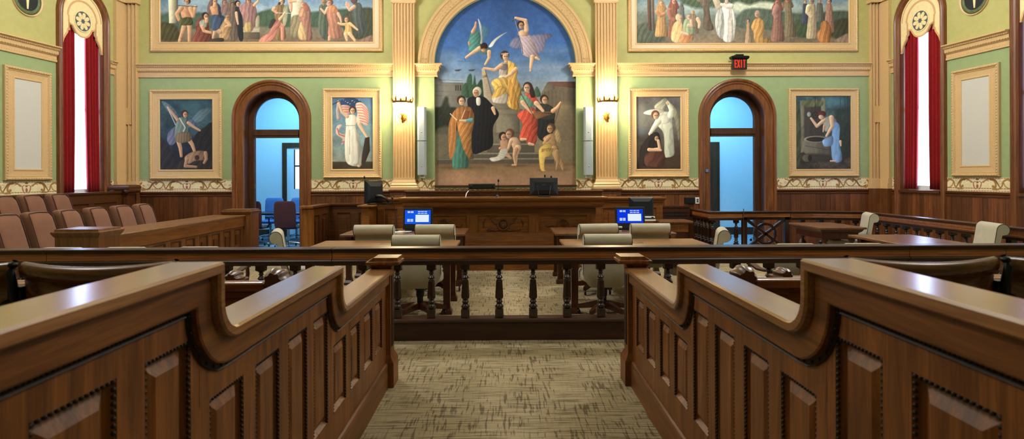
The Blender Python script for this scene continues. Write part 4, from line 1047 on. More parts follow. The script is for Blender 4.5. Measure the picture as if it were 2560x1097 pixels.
D.poly([(446, 296), (464, 292), (474, 300), (474, 326), (478, 346), (462, 358), (442, 352), (440, 326)], (104, 124, 118), .7, (1, .2, .25), .35); D.line([(452, 294), (466, 318), (460, 332)], 2.6, (196, 196, 186)); D.poly([(444, 334), (476, 330), (480, 352), (446, 356)], (124, 104, 78), .6, (1.4, .1, .25))
D.limb([(446, 298), (436, 284), (422, 266)], 4, 2.6, SK); D.limb([(474, 306), (490, 318), (504, 326)], 4, 2.4, SK); D.head(466, 284, 8, SK, (66, 40, 32), .4); D.line([(421, 266), (442, 312)], 1.8, (180, 190, 200))
D.poly([(464, 396), (482, 382), (510, 378), (524, 386), (518, 402), (492, 404), (474, 412)], (150, 116, 88), 1, (.8, .4, .2), .35); D.limb([(470, 402), (466, 418), (494, 420)], 5, 3, (164, 124, 94)); D.limb([(518, 384), (520, 400), (514, 410)], 4.5, 3, (164, 124, 94)); D.ell(496, 396, 6, 6.5, (74, 48, 38))
framed('gilt framed painting of a winged figure above dark rocks', (376, 225, 557, 448), (401, 245, 537, 428), D)

E = Art(831, 245, 934, 424, 1.5)
E.sky([(245, (70, 110, 150)), (300, (96, 136, 160)), (370, (124, 150, 152)), (403, (140, 150, 140)), (406, (70, 62, 42)), (424, (62, 54, 36))]); E.mottle(.12, 18); E.mottle(.06, 4)
E.T(805, 215, 4.67)
E.poly([(225, 180), (330, 140), (430, 170), (480, 210), (400, 240), (250, 240)], (34, 62, 106), .7, None, .2)
for k in range(10): E.ell(260 + (k * 53) % 190, 170 + (k * 29) % 50, 5, 5, (180, 190, 206), soft=.3)
E.poly([(230, 235), (330, 240), (330, 330), (270, 330)], (206, 170, 156), .6); E.poly([(400, 220), (470, 200), (540, 270), (555, 380), (530, 470), (450, 430), (380, 440), (420, 330)], (212, 186, 172), .7, None, .2)
for k in range(7): E.line([(405 + k * 8, 230 + k * 30), (470 + k * 8, 225 + k * 34), (545, 300 + k * 24)], 11, (176, 82, 72), .8)
for k in range(3): E.line([(235, 250 + k * 28), (325, 256 + k * 26)], 11, (178, 88, 78), .8)
E.limb([(200, 210), (190, 300), (200, 380)], 18, 22, (170, 150, 140)); E.poly([(180, 470), (240, 455), (200, 520), (230, 560), (310, 570), (310, 620), (230, 690), (240, 620), (170, 560)], (214, 188, 172), .7, None, .2); E.line([(185, 500), (205, 570), (300, 600)], 14, (182, 92, 80)); E.line([(240, 660), (300, 640)], 14, (182, 92, 80))
E.poly([(300, 350), (390, 345), (410, 430), (400, 480), (440, 600), (470, 900), (400, 940), (290, 890), (270, 700), (285, 480), (280, 400)], (212, 208, 192), .6, (.35, .05, .22), .35); E.line([(285, 468), (400, 468)], 8, (150, 136, 130))
E.poly([(345, 520), (390, 520), (420, 740), (420, 900), (350, 880), (350, 640)], (228, 226, 212), .8, (.5, 0, .15), .1, op=.7); E.line([(330, 520), (330, 800)], 12, (140, 128, 112), .5)
E.limb([(300, 360), (240, 310), (200, 190)], 22, 13, SKP); E.limb([(440, 450), (480, 520), (530, 600)], 22, 12, SKP); E.line([(120, 228), (215, 180)], 8, (46, 40, 44)); E.head(365, 295, 38, SKP, (70, 48, 40), 0); E.limb([(430, 935), (440, 940)], 14, 12, SKP)
E.poly([(510, 610), (560, 600), (565, 760), (490, 945), (465, 900), (475, 790)], (56, 46, 40), .6, None, .3, smooth=False)
framed('gilt framed painting of a white robed figure carrying a striped flag', (808, 222, 955, 445), (831, 245, 934, 424), E)

G = Art(1591, 244, 1699, 422, 1.5)
G.sky([(244, (96, 92, 92)), (290, (106, 106, 100)), (340, (84, 78, 72)), (390, (70, 54, 40)), (422, (58, 42, 30))]); G.mottle(.22, 24); G.mottle(.08, 5)
G.T(1565, 215, 4.67)
G.ell(180, 350, 60, 140, (128, 130, 126), soft=8, sh=0, op=.6); G.ell(190, 530, 50, 50, (98, 114, 130), soft=6, sh=0, op=.6)
G.poly([(440, 150), (500, 200), (580, 300), (615, 500), (600, 640), (560, 420), (500, 260)], (166, 160, 128), 1, (.6, .6, .15), .3); G.poly([(330, 240), (440, 155), (470, 180), (430, 290), (360, 290)], (176, 174, 146), 1, (.6, .6, .2), .3); G.poly([(205, 325), (260, 290), (380, 275), (440, 300), (400, 330), (290, 345)], (216, 214, 196), .8, None, .3)
G.poly([(400, 320), (500, 310), (540, 330), (530, 400), (550, 700), (545, 800), (480, 830), (440, 800), (430, 560), (350, 440)], (204, 208, 186), .7, (.35, .05, .16), .3); G.poly([(340, 400), (400, 340), (500, 350), (500, 420), (420, 450)], (212, 214, 194), .7, (.4, .4, .12))
G.limb([(370, 420), (320, 490), (275, 560)], 36, 16, (206, 208, 190)); G.limb([(280, 560), (272, 600)], 12, 8, SKP); G.limb([(510, 350), (520, 290), (480, 210)], 36, 16, (206, 208, 188)); G.limb([(478, 220), (470, 205)], 14, 12, SKP)
G.head(342, 350, 42, SKP, (122, 66, 42), .3)
G.poly([(250, 600), (310, 560), (390, 600), (400, 760), (440, 860), (330, 940), (170, 900), (170, 720)], (42, 36, 34), .8, (.4, .3, .3), .3); G.poly([(260, 770), (410, 750), (445, 840), (400, 930), (240, 930), (210, 840)], (94, 54, 40), .8, (.4, .4, .25), .3); G.ell(345, 590, 42, 52, (44, 36, 34)); G.head(350, 610, 30, SK, (40, 32, 30), .2); G.limb([(370, 640), (385, 730), (270, 745)], 16, 16, SKP); G.limb([(265, 740), (400, 748)], 20, 12, SKP)
framed('gilt framed painting of a white angel bending over a seated figure', (1570, 222, 1722, 443), (1591, 244, 1699, 422), G)

H = Art(1989, 242, 2121, 420, 1.4)
H.sky([(242, (56, 90, 96)), (300, (58, 78, 76)), (350, (54, 58, 50)), (400, (70, 64, 54)), (420, (62, 54, 46))]); H.mottle(.25, 16); H.mottle(.14, 4)
H.T(1965, 215, 4.67)
H.ell(560, 190, 110, 60, (70, 126, 146), soft=8, sh=0, op=.6); H.poly([(210, 240), (400, 230), (400, 620), (210, 620)], (66, 60, 54), 1, (.3, .05, .15), .1, smooth=False); H.poly([(165, 180), (212, 170), (212, 760), (165, 770)], (120, 118, 94), 1, (.3, .4, .2), .2, smooth=False); H.poly([(400, 160), (440, 170), (440, 320), (400, 320)], (130, 132, 100), 1, None, .1)
H.poly([(210, 180), (400, 170), (400, 240), (210, 250)], (96, 104, 70), 2, (.5, .5, .3), .1); H.poly([(110, 300), (165, 300), (165, 860), (110, 870)], (72, 80, 56), 2, (.4, .5, .3), .1)
for x in (610, 660, 690): H.line([(x, 140), (x + 4, 520)], 7, (40, 52, 44), .7)
H.poly([(560, 320), (640, 290), (725, 320), (725, 760), (600, 740)], (44, 54, 44), 4, (.4, .4, .2), .1, op=.7)
H.poly([(205, 620), (480, 590), (500, 720), (480, 800), (230, 790)], (106, 100, 84), 1, (.3, .1, .12), .35); H.ell(345, 615, 140, 38, (140, 132, 112)); H.ell(335, 617, 105, 27, (50, 44, 40)); H.line([(220, 690), (480, 735)], 6, (70, 64, 54)); H.poly([(230, 780), (490, 800), (480, 870), (240, 850)], (66, 60, 50), 3, None, .1)
H.ell(236, 828, 50, 44, (96, 88, 68)); H.ell(270, 828, 22, 36, (46, 40, 36)); H.line([(180, 876), (350, 874)], 14, (44, 38, 34), .6)
H.ell(262, 335, 22, 28, (150, 160, 150)); H.ell(332, 343, 33, 40, (36, 34, 34), sh=0); H.ell(332, 343, 23, 30, (74, 68, 62), sh=0)
for k in range(3): H.line([(332 - 26 * math.cos(k * 1.05), 343 - 34 * math.sin(k * 1.05)), (332 + 26 * math.cos(k * 1.05), 343 + 34 * math.sin(k * 1.05))], 6, (36, 34, 34))
H.line([(332, 140), (332, 305)], 6, (40, 38, 36))
H.poly([(430, 380), (520, 355), (570, 420), (540, 500), (450, 530), (420, 470)], (142, 140, 128), .8, (.4, .4, .15)); H.poly([(520, 440), (570, 425), (605, 480), (600, 640), (628, 850), (530, 865), (505, 700), (515, 560)], (104, 150, 200), .7, (.35, .1, .2), .3); H.poly([(420, 620), (520, 580), (520, 680), (440, 700), (412, 660)], (112, 156, 204), .7, (.4, .4, .15), .3)
H.limb([(430, 400), (350, 470), (285, 380)], 22, 12, SKP); H.limb([(510, 370), (520, 470), (455, 580)], 26, 13, SKP); H.limb([(430, 470), (420, 530)], 14, 8, SK); H.ell(405, 330, 46, 34, (92, 40, 36)); H.ell(400, 368, 34, 26, SKP, rot=.4, sh=.4); H.limb([(610, 640), (615, 690)], 14, 8, SKP); H.limb([(500, 862), (560, 862)], 8, 8, SKP)
framed('gilt framed painting of a figure in blue leaning over a stone well', (1970, 222, 2145, 441), (1989, 242, 2121, 420), H)

# ------------------------------------------------------------------ stencilled frieze above the wainscot
def frieze(p0, p1, z0, z1, centers, kk=118.0):
    # p0 -> p1 in plan, room on the right hand side of p1 -> p0; u runs left to right as seen
    L = (Vector(p1) - Vector(p0)).length; w = L * kk; hgt = (z1 - z0) * kk
    S = Art(0, 0, w, hgt, 1.1); S.sky([(0, (238, 222, 172)), (hgt, (236, 218, 166))]); S.mottle(.03, 8)
    oc, rd, dk = (160, 116, 48), (168, 96, 72), (128, 86, 34)
    x = 2
    while x < w:
        S.line([(x, 1.6), (x + 3.6, 1.6)], 1.6, (150, 96, 60)); S.line([(x, hgt * .77), (x + 3.6, hgt * .77)], 1.5, dk); S.line([(x + 1, hgt - 1.6), (x + 4, hgt - 1.6)], 1.8, (176, 112, 88)); x += 6.2
    for c in centers:
        for sg in (-1, 1):
            q = lambda pts: [(c + sg * x_, y_) for x_, y_ in pts]
            def stem(pts, w0, w1, col=oc):
                p = [tuple(v) for v in catmull(q(pts), 5, False)]; S.limb(p, w0, w1, col, .45, .15)
            stem([(7, 20), (10, 11), (18, 6), (26, 7)], .9, .7, rd); stem([(4, 24), (9, 17), (8, 10), (4, 8)], .9, .7, rd)
            stem([(14, 10), (22, 4), (34, 4), (41, 12), (40, 20), (35, 18)], 1.2, 2.6); stem([(30, 4), (40, 6), (47, 15), (52, 23)], 2.2, .8, dk)
            stem([(34, 24), (46, 24), (54, 18), (58, 8), (68, 4), (76, 10)], .9, 2.4); stem([(58, 10), (62, 18), (72, 22), (80, 16), (86, 7), (95, 4)], 1.0, 1.4); stem([(76, 5), (84, 9), (92, 20), (100, 23), (110, 19)], 2.6, 1.0, dk); stem([(100, 23), (110, 24), (116, 14), (112, 7)], 1.2, 2.4); stem([(104, 15), (108, 12), (107, 17)], .7, .5)
            for x_, y_, r in ((51, 10, 3), (95, 12, 2.2)):
                for k in range(8): S.ell(c + sg * x_ + r * math.cos(k * .785), y_ + r * math.sin(k * .785), .7, .7, (168, 140, 110), soft=.4, sh=0)
            stem([(8, 30), (4, 32)], .8, 1.2, rd)
        S.ell(c, 18, 2.6, 4, rd); S.ell(c, 10, 3, 2.2, oc); S.ell(c, 4, 4, 1.6, dk); S.ell(c, 31, 3, 1.6, rd)
    d = (Vector(p1) - Vector(p0)).normalized(); n = Vector((d.y, -d.x))
    fm = lambda u, v, h: (p0[0] + d.x * u + n.x * h, p0[1] + d.y * u + n.y * h, v)
    trim_i[0] += 1
    o = S.mesh('trim_%d' % trim_i[0], None, 0, L, z0, z1, fm, .004); o['kind'] = 'structure'
FZ0, FZ1 = 1.297, 1.545
def frz(x0, x1, cs): frieze((x0, YW), (x1, YW), FZ0, FZ1, [(W(c, 460)[0] - x0) * 118 for c in cs])
frz(XL - .02, -DX - CO, (467,)); frz(-DX + CO, P1 - PW, (883,)); frz(P1 + PW, -MR, (1120,)); frz(MR, P2 - PW, (1406,)); frz(P2 + PW, DX - CO, (1646,)); frz(DX + CO, XR + .02, (2057,))
for s in (-1, 1):
    fm, px = SIDE[s]; ws = sorted([(tc, h_) for (ss, tc, h_) in WIN if ss == s]); cuts = [.35]
    for tc, h_ in ws: cuts += [tc - h_, tc + h_]
    cuts.append(cuts[-1] + 2.0)
    ctr = px(65 if s < 0 else 2443, 300)[0]
    for i in range(0, len(cuts), 2):
        a, b_ = cuts[i], min(cuts[i + 1], cuts[i] + 3)
        cs = [(ctr - a) * 118] if a < ctr < b_ else [((b_ - a) / 2) * 118]
        if s < 0: cs = [((b_ - a) * 118 - c) for c in cs]; pp = fm(b_, 0, 0)[:2], fm(a, 0, 0)[:2]
        else: pp = fm(a, 0, 0)[:2], fm(b_, 0, 0)[:2]
        frieze(pp[0], pp[1], FZ0, FZ1, cs)
# band and ledge under the mural
m = MB(); m.box(-MR, MR, YW - .02, YW + .1, 1.38, 1.41); m.cm = 1; m.box(-MR, MR, YW - .006, YW + .02, 1.27, 1.38)
m.cm = 2
for k in range(28):
    x = -1.45 + k * .107
    m.ball((x, YW - .01, 1.325), .035, 8, 4, (1, .2, .8)); 
m.molding([(-.2, 1.34), (-.08, 1.33), (0, 1.325), (.08, 1.33), (.2, 1.34)], [(-.008, 0), (-.008, .02), (.008, .02), (.008, 0)], FB)
trim(m, ['w_bench_dk', 'medal', 'w_bench'])
# ================================================================== AISLE PARTITIONS
AC = .025
def fillet_path(steps, r=.1, n=7):
    # steps: [(y, z)] staircase going toward the camera, top line of the cap
    out = [steps[0]]
    for (y, z0), z1 in steps[1:-1]:
        out += [(y + r, z0)]
        for k in range(1, n + 1):
            a = PI / 2 * k / n
            out.append((y + r - r * math.sin(a), z0 + r - r * math.cos(a)))
        out += [(y, z1)]
    out.append(steps[-1]); return out
CAPP = fillet_path([(4.60, .90), ((3.20, .90), 1.125), ((1.855, 1.125), 1.34), (-1.3, 1.34)])
PAN = [(4.44, 4.21, .705), (4.12, 3.875, .705), (3.76, 3.54, .705), (3.44, 3.19, .705),
       (3.09, 2.86, .915), (2.77, 2.53, .915), (2.43, 2.2, .915), (2.10, 1.86, .915),
       (1.75, 1.53, 1.13), (1.42, 1.16, 1.13), (1.06, .80, 1.13), (.70, .44, 1.13), (.34, .08, 1.13), (-.02, -.28, 1.13)]
def offs(path, d):
    P = [Vector(p) for p in path]; o = []
    for i in range(len(P)):
        a = (P[i] - P[i - 1]).normalized() if i else (P[1] - P[0]).normalized()
        b = (P[i + 1] - P[i]).normalized() if i < len(P) - 1 else a
        na, nb = Vector((-a.y, a.x)), Vector((-b.y, b.x)); m = na + nb; m = m / max(.3, m.dot(na))
        o.append((P[i].x + m.x * d, P[i].y + m.y * d))
    return o
for s, nm in ((-1, 'left'), (1, 'right')):
    FP = lambda y, z, u, s=s: (AC + s * u, y, z)
    rt = thing('aisle_partition', 'stepped oak partition with moulded panels along the %s side of the aisle' % nm, 'partition', (AC + s * .97, 1.7, 0))
    m = MB(); m.molding(CAPP, [(0, .897), (.006, .887), (.03, .886), (.036, .894), (.036, 1.05), (.03, 1.062), (.006, 1.061), (0, 1.051)], FP)
    m.build('cap_rail', 'w_cap', rt, world=True)
    m = MB(); m.molding(CAPP, [(.03, .914), (.112, .914), (.118, .918), (.118, .97), (.03, .97)], FP); m.build('apron_board', 'w_part_y', rt, world=True)
    m = MB(); m.molding(CAPP, [(.110, .935), (.112, .928), (.117, .932), (.122, .938), (.132, .938), (.138, .932), (.142, .945), (.142, .97), (.110, .97)], FP)
    m.beads([p for p in CAPP if p[0] > .4] + [(.4, 1.34)], .015, .0048, FP, .127, .936)
    m.build('beaded_moulding', 'w_bead', rt, world=True)
    m = MB()
    top = offs(CAPP, .1)
    body = [(4.6, 0)] + [(4.6, top[0][1])] + top[1:] + [(-1.3, 0)]
    m.prism(body, FP, .966, 1.032)
    zbot = lambda y: 1.13 if y < 1.80 else (.915 if y < 3.14 else .705)
    tl = []
    for p, q_ in zip(top[:-1], top[1:]):
        tl.append(p)
        for yc in (3.14, 1.80):
            if p[0] > yc > q_[0]: tl.append((yc, p[1] + (q_[1] - p[1]) * (p[0] - yc) / (p[0] - q_[0])))
    tl.append(top[-1])
    for p, q_ in zip(tl[:-1], tl[1:]):
        if p[0] - q_[0] < 1e-4: continue
        zz = zbot((p[0] + q_[0]) / 2)
        m.add([FP(p[0], p[1], .94), FP(q_[0], q_[1], .94), FP(q_[0], zz, .94), FP(p[0], zz, .94), FP(q_[0], zz, .968), FP(p[0], zz, .968)], [(0, 1, 2, 3), (3, 2, 4, 5)])
    m.box(*sorted((AC + s * .94, AC + s * .968)), -1.3, 4.6, .1, .34)
    ys = [4.6] + [v for p in PAN for v in p[:2]] + [-1.3]
    for i in range(0, len(ys), 2):
        y1, y0 = ys[i], ys[i + 1]; zt = .705 if y1 > 3.2 else (.915 if y1 > 1.9 else 1.13)
        m.box(*sorted((AC + s * .9408, AC + s * .968)), y0, y1, .3, zt)
    m.build('panelled_body', 'w_part', rt, world=True)
    m = MB(); m.molding([(4.6, 0), (-1.3, 0)], [(0, .92), (-.165, .92), (-.18, .925), (-.19, .935), (-.19, .96), (0, .96)], FP)
    m.build('baseboard', 'w_part_y', rt, world=True)
    for y1, y0, zt in PAN:
        m = MB(); zb = .34
        def fr(i0, i1, u0, u1):
            a = [(y0 + i0, zb + i0), (y1 - i0, zb + i0), (y1 - i0, zt - i0), (y0 + i0, zt - i0)]; c = [(y0 + i1, zb + i1), (y1 - i1, zb + i1), (y1 - i1, zt - i1), (y0 + i1, zt - i1)]
            m.rings([[FP(p[0], p[1], u0) for p in a], [FP(p[0], p[1], u1) for p in c]], smooth=False, cap=False)
            return c
        fr(.0, .018, .944, .965); fr(.018, .055, .965, .946); c = fr(.055, .056, .946, .9459)
        m.add([FP(p[0], p[1], .9459) for p in c], [(0, 1, 2, 3)])
        m.cm = 1
        if y0 > .3:
            m.beads([(y1 - .006, zb), (y1 - .006, zt)], .017, .0065, FP, 0, .945)
            m.beads([(y0 + .006, zb), (y0 + .006, zt)], .017, .0065, FP, 0, .945)
            m.beads([(y0, zt - .006), (y1, zt - .006)], .017, .0065, FP, 0, .945)
        m.build('panel', ['w_part', 'w_bead'], rt, world=True)
    m = MB()
    def bx(u0, u1, y0, y1, z0, z1): m.box(*sorted((AC + s * u0, AC + s * u1)), y0, y1, z0, z1)
    bx(.878, 1.075, 4.55, 4.745, 0, .19)
    m.rings([[(AC + s * a, y, z) for a, y in ((u0, ya), (u1, ya), (u1, yb), (u0, yb))] for u0, u1, ya, yb, z in ((.878, 1.075, 4.55, 4.745, .19), (.905, 1.05, 4.575, 4.72, .245), (.905, 1.05, 4.575, 4.72, .90), (.88, 1.07, 4.55, 4.745, .925), (.83, 1.085, 4.53, 4.765, .935), (.83, 1.085, 4.53, 4.765, .955), (.845, 1.07, 4.55, 4.75, .957), (.845, 1.03, 4.55, 4.75, .985))], smooth=False)
    post = m.build('end_post', 'w_part', rt, world=True, bevel=.004)
    m = MB(); bx(.9, .906, 4.61, 4.685, .3, .84); m.build('inset_strip', 'w_bead', post, world=True)

# ================================================================== BAR RAIL ACROSS THE ROOM
YB = 5.92
XB0, XB1 = -5.4, 6.75
bar = thing('bar_rail', 'long dark wooden bar rail with turned balusters crossing the room beyond the aisle', 'railing', (0, YB, 0))
FH = lambda u, v, h: (u, v, h)
HR = [(-.085, .735), (-.085, .755), (-.05, .772), (-.05, .80)]
RAILP = [(.102, .893), (.106, .90), (.10, .907), (-.06, .907), (-.066, .9), (-.066, .893), (-.066, .882), (-.07, .862), (-.07, .86), (.07, .86), (.07, .862), (.085, .882)]
FASP = [(.066, .86), (.068, .85), (.073, .83), (.068, .803), (.07, .797), (-.07, .797), (-.068, .803), (-.073, .83), (-.068, .85), (-.066, .86)]
LOWP = [(.07, .797), (.084, .792), (.09, .782), (.086, .772), (.062, .764), (.058, .735), (-.058, .735), (-.062, .764), (-.086, .772), (-.09, .782), (-.084, .792), (-.07, .797)]
def run(mb, path, prof, dz=0.0, seam=0.0):
    mb.molding(path, [(d, z + dz) for d, z in prof], XY)
xs = [XB0, atY(130, 640, YB).x, atY(835, 640, YB).x, atY(2262, 630, YB).x, atY(2500, 630, YB).x, XB1]
for a, c in zip(xs[:-1], xs[1:]):
    for nm, pr, mt in (('handrail', RAILP, 'w_dark'), ('fascia', FASP, 'w_rail_warm'), ('lower_moulding', LOWP, 'w_dark')):
        m = MB(); run(m, [(c - .003, YB), (a + .003, YB)], pr); m.build(nm, mt, bar, world=True)
BASEP = [(.07, 0), (.07, .165), (.085, .172), (.092, .185), (.085, .2), (.07, .213), (-.07, .213), (-.085, .2), (-.085, .172), (-.07, .165), (-.07, 0)]
m = MB(); run(m, [(XB1, YB), (XB0, YB)], BASEP); m.build('base', 'w_dark', bar, world=True)
def baluster_mesh():
    m = MB(); z = lambda t: .735 - (t - 95) / 670 * .522
    sq = lambda hw, z0, z1: m.box(-hw, hw, -hw, hw, z0, z1)
    sq(.042, z(158), .737)
    m.lathe([(.055, z(158)), (.03, z(176)), (.02, z(190)), (.018, z(198)), (.025, z(206)), (.025, z(213)), (.016, z(222)), (.02, z(236)), (.033, z(258)), (.036, z(266)), (.032, z(272)), (.02, z(284)), (.026, z(291)), (.026, z(297)), (.02, z(302))], (0, 0, 0), 16)
    m.lathe([(.03, z(300)), (.033, z(306)), (.043, z(505)), (.041, z(518)), (.024, z(550))], (0, 0, 0), 8, smooth=False)
    m.lathe([(.024, z(545)), (.03, z(562)), (.034, z(570)), (.034, z(578)), (.024, z(588)), (.03, z(605)), (.043, z(625)), (.043, z(636)), (.034, z(650)), (.03, z(662))], (0, 0, 0), 16)
    sq(.041, .212, z(662))
    return m
bal0 = None
x = atY(1248, 700, YB).x; P_ = 84.6 / 1500 * YB
k0 = int((XB0 - x) / P_) ; k1 = int((XB1 - x) / P_)
def balusters(root, pts, mat='w_dark_z'):
    global bal0
    for p in pts:
        if bal0 is None: o = bal0 = baluster_mesh().build('baluster', mat, root, bevel=.003, seg=1)
        else: o = bal0.copy(); COL.objects.link(o); o.parent = root
        o.location = (p[0] - root.location.x, p[1] - root.location.y, 0)
balusters(bar, [(x + k * P_, YB) for k in range(k0, k1 + 1)])

# ------------------------------------------------------------------ railing of the enclosure on the right
XG = 3.95
gate0, gate1 = atY(1853, 540, 11.5).x, atY(1973, 540, 11.5).x
rail = thing('side_railing', 'dark wooden balustrade enclosing the tables on the right, running from bar to door', 'railing', (5.9, 11.5, 0))
paths = [[(gate0, 11.5), (XG, 11.5), (XG, YW - .1)], [(6.66, YB + .115), (6.77, 11.25), (5.9, 11.5), (gate1, 11.5)]]
for p in paths:
    for nm, pr, mt in (('handrail', RAILP, 'w_darky'), ('fascia', FASP, 'w_rail_warm'), ('lower_moulding', LOWP, 'w_darky'), ('base', BASEP, 'w_darky')):
        m = MB(); run(m, p, pr); m.build(nm, mt, rail, world=True)
pts = []
def spaced(a, c, step=.3):
    a, c = Vector(a), Vector(c); n = max(1, int((c - a).length / step)); return [tuple(a + (c - a) * ((i + .5) / n)) for i in range(n)]
balusters(rail, spaced((XG, 11.5), (XG, YW - .15), .2) + [(XG + .03, 11.5), (gate0 - .1, 11.5)] + spaced((gate1 + .05, 11.5), (5.9, 11.5)) + spaced((5.9, 11.5), (6.77, 11.25), .25) + spaced((6.77, 11.25), (6.66, YB + .2), .27))
gate = thing('rail_gate', 'low wooden gate with crossed bars and ring in the railing before the right door', 'gate', ((gate0 + gate1) / 2, 11.5, 0))
for nm, pr, mt in (('handrail', RAILP, 'w_dark'), ('fascia', FASP, 'w_rail_warm')):
    m = MB(); run(m, [(gate1 - .012, 11.5), (gate0 + .012, 11.5)], pr); m.build(nm, mt, gate, world=True)
m = MB(); a, c = gate0 + .012, gate1 - .012
m.box(a, a + .09, 11.46, 11.54, .1, .8); m.box(c - .09, c, 11.46, 11.54, .1, .8); m.box(a, c, 11.46, 11.54, .1, .2); m.box(a, c, 11.46, 11.54, .74, .8)
m.build('frame', 'w_dark_z', gate, world=True, bevel=.005)
m = MB()
for sg in (1, -1):
    p0, p1 = (a + .08, .47 - sg * .28), (c - .08, .47 + sg * .28)
    m.molding([p0, p1], [(-.028, -.025), (-.028, .025), (.028, .025), (.028, -.025)], lambda u, v, h: (u, 11.5 + h, v))
m.build('crossed_bars', 'w_dark_z', gate, world=True, bevel=.004)
m = MB(); m.molding(arc((a + c) / 2, .47, .19, 0, 360, 36), [(-.022, -.03), (-.022, .03), (.022, .03), (.022, -.03)], lambda u, v, h: (u, 11.5 + h, v)); m.build('ring', 'w_dark_z', gate, world=True)
m = MB(); m.box(gate0 - .001, gate0 + .008, 11.385, 11.4, .12, .96); m.build('edge_highlight', 'chrome', gate, world=True)  # bright metal sliver added as the highlight along the gate's edge

# ================================================================== TABLES
def table(name, label, x0, x1, y0, y1, h=.76, mat='w_table', over=.05, legw=.085, group=None, insets=(.09, .22)):
    rt = thing(name, label, 'table', ((x0 + x1) / 2, (y0 + y1) / 2, 0), 0, group)
    m = MB(); m.box(x0, x1, y0, y1, h - .035, h); m.build('tabletop', mat, rt, world=True, bevel=.008)
    m = MB(); a, c = insets
    m.box(x0 + a, x1 - a, y0 + c - .03, y0 + c, h - .15, h - .035); m.box(x0 + a, x1 - a, y1 - c, y1 - c + .03, h - .15, h - .035)
    m.box(x0 + a, x0 + a + .03, y0 + c, y1 - c, h - .15, h - .035); m.box(x1 - a - .03, x1 - a, y0 + c, y1 - c, h - .15, h - .035)
    m.build('apron', 'w_leg', rt, world=True, bevel=.004)
    for sx, xx in ((-1, x0 + a), (1, x1 - a)):
        for yy in (y0 + c - .035, y1 - c + .035):
            m = MB(); w = legw / 2
            m.rings([[(xx + p * w * k, yy + q_ * w * k, z) for p, q_ in ((-1, -1), (1, -1), (1, 1), (-1, 1))] for k, z in ((1.45, 0), (1.45, .035), (1.05, .07), (.9, .12), (1, h - .035))], smooth=False)
            m.build('leg', 'w_leg', rt, world=True)
    return rt
t1 = table('counsel_table', 'long oak counsel table at the left, just beyond the bar rail', -2.37, -.6, 6.82, 7.93, group='counsel tables')
t2 = table('counsel_table', 'long oak counsel table at the right, just beyond the bar rail', .71, 2.49, 6.82, 7.97, group='counsel tables')
t3 = table('clerk_table', 'dark topped table with blue screen and microphone, left before the judge bench', -2.42, -.6, 8.75, 9.75, mat='w_tabley', group='clerk tables')
t4 = table('clerk_table', 'dark topped table with blue screen, right before the judge bench', .72, 2.5, 8.75, 9.8, mat='w_tabley', group='clerk tables')
for rt, x, y in ((t1, atZ(968, 607, .76).x, 7.5), (t2, atZ(1588, 603, .76).x, 7.5)):
    m = MB(); m.box(x - .065, x + .065, y - .05, y + .05, .755, .762); m.build('cable_hatch', 'black', rt, world=True)
table('side_table', 'dark walnut table in the right enclosure reflecting blue window light', 4.80, 5.66, 6.7, 8.37, mat='w_tabley')
rt = thing('library_table', 'small heavy table with turned legs at the far end of the right enclosure', 'table', (5.38, 10.0, 0))
x0, x1, y0, y1 = 5.0, 5.76, 9.5, 10.56
m = MB(); m.box(x0, x1, y0, y1, .725, .76); m.build('tabletop', 'w_tabley', rt, world=True, bevel=.008)
m = MB(); m.rings([[(a, b_, z) for a, b_ in ((x0 + i, y0 + i), (x1 - i, y0 + i), (x1 - i, y1 - i), (x0 + i, y1 - i))] for i, z in ((.03, .725), (.05, .69), (.09, .66), (.09, .57), (.1, .56))], smooth=False); m.build('apron', 'w_leg', rt, world=True)
for xx in (x0 + .16, x1 - .16):
    for yy in (y0 + .16, (y0 + y1) / 2, y1 - .16):
        if yy == (y0 + y1) / 2 and xx < 5.3: continue
        m = MB(); m.lathe([(.05, .57), (.05, .53), (.03, .51), (.035, .49), (.07, .44), (.075, .38), (.05, .31), (.03, .28), (.045, .25), (.04, .12), (.055, .1), (.055, 0)], (xx, yy, 0), 16); m.build('leg', 'w_leg', rt, world=True)

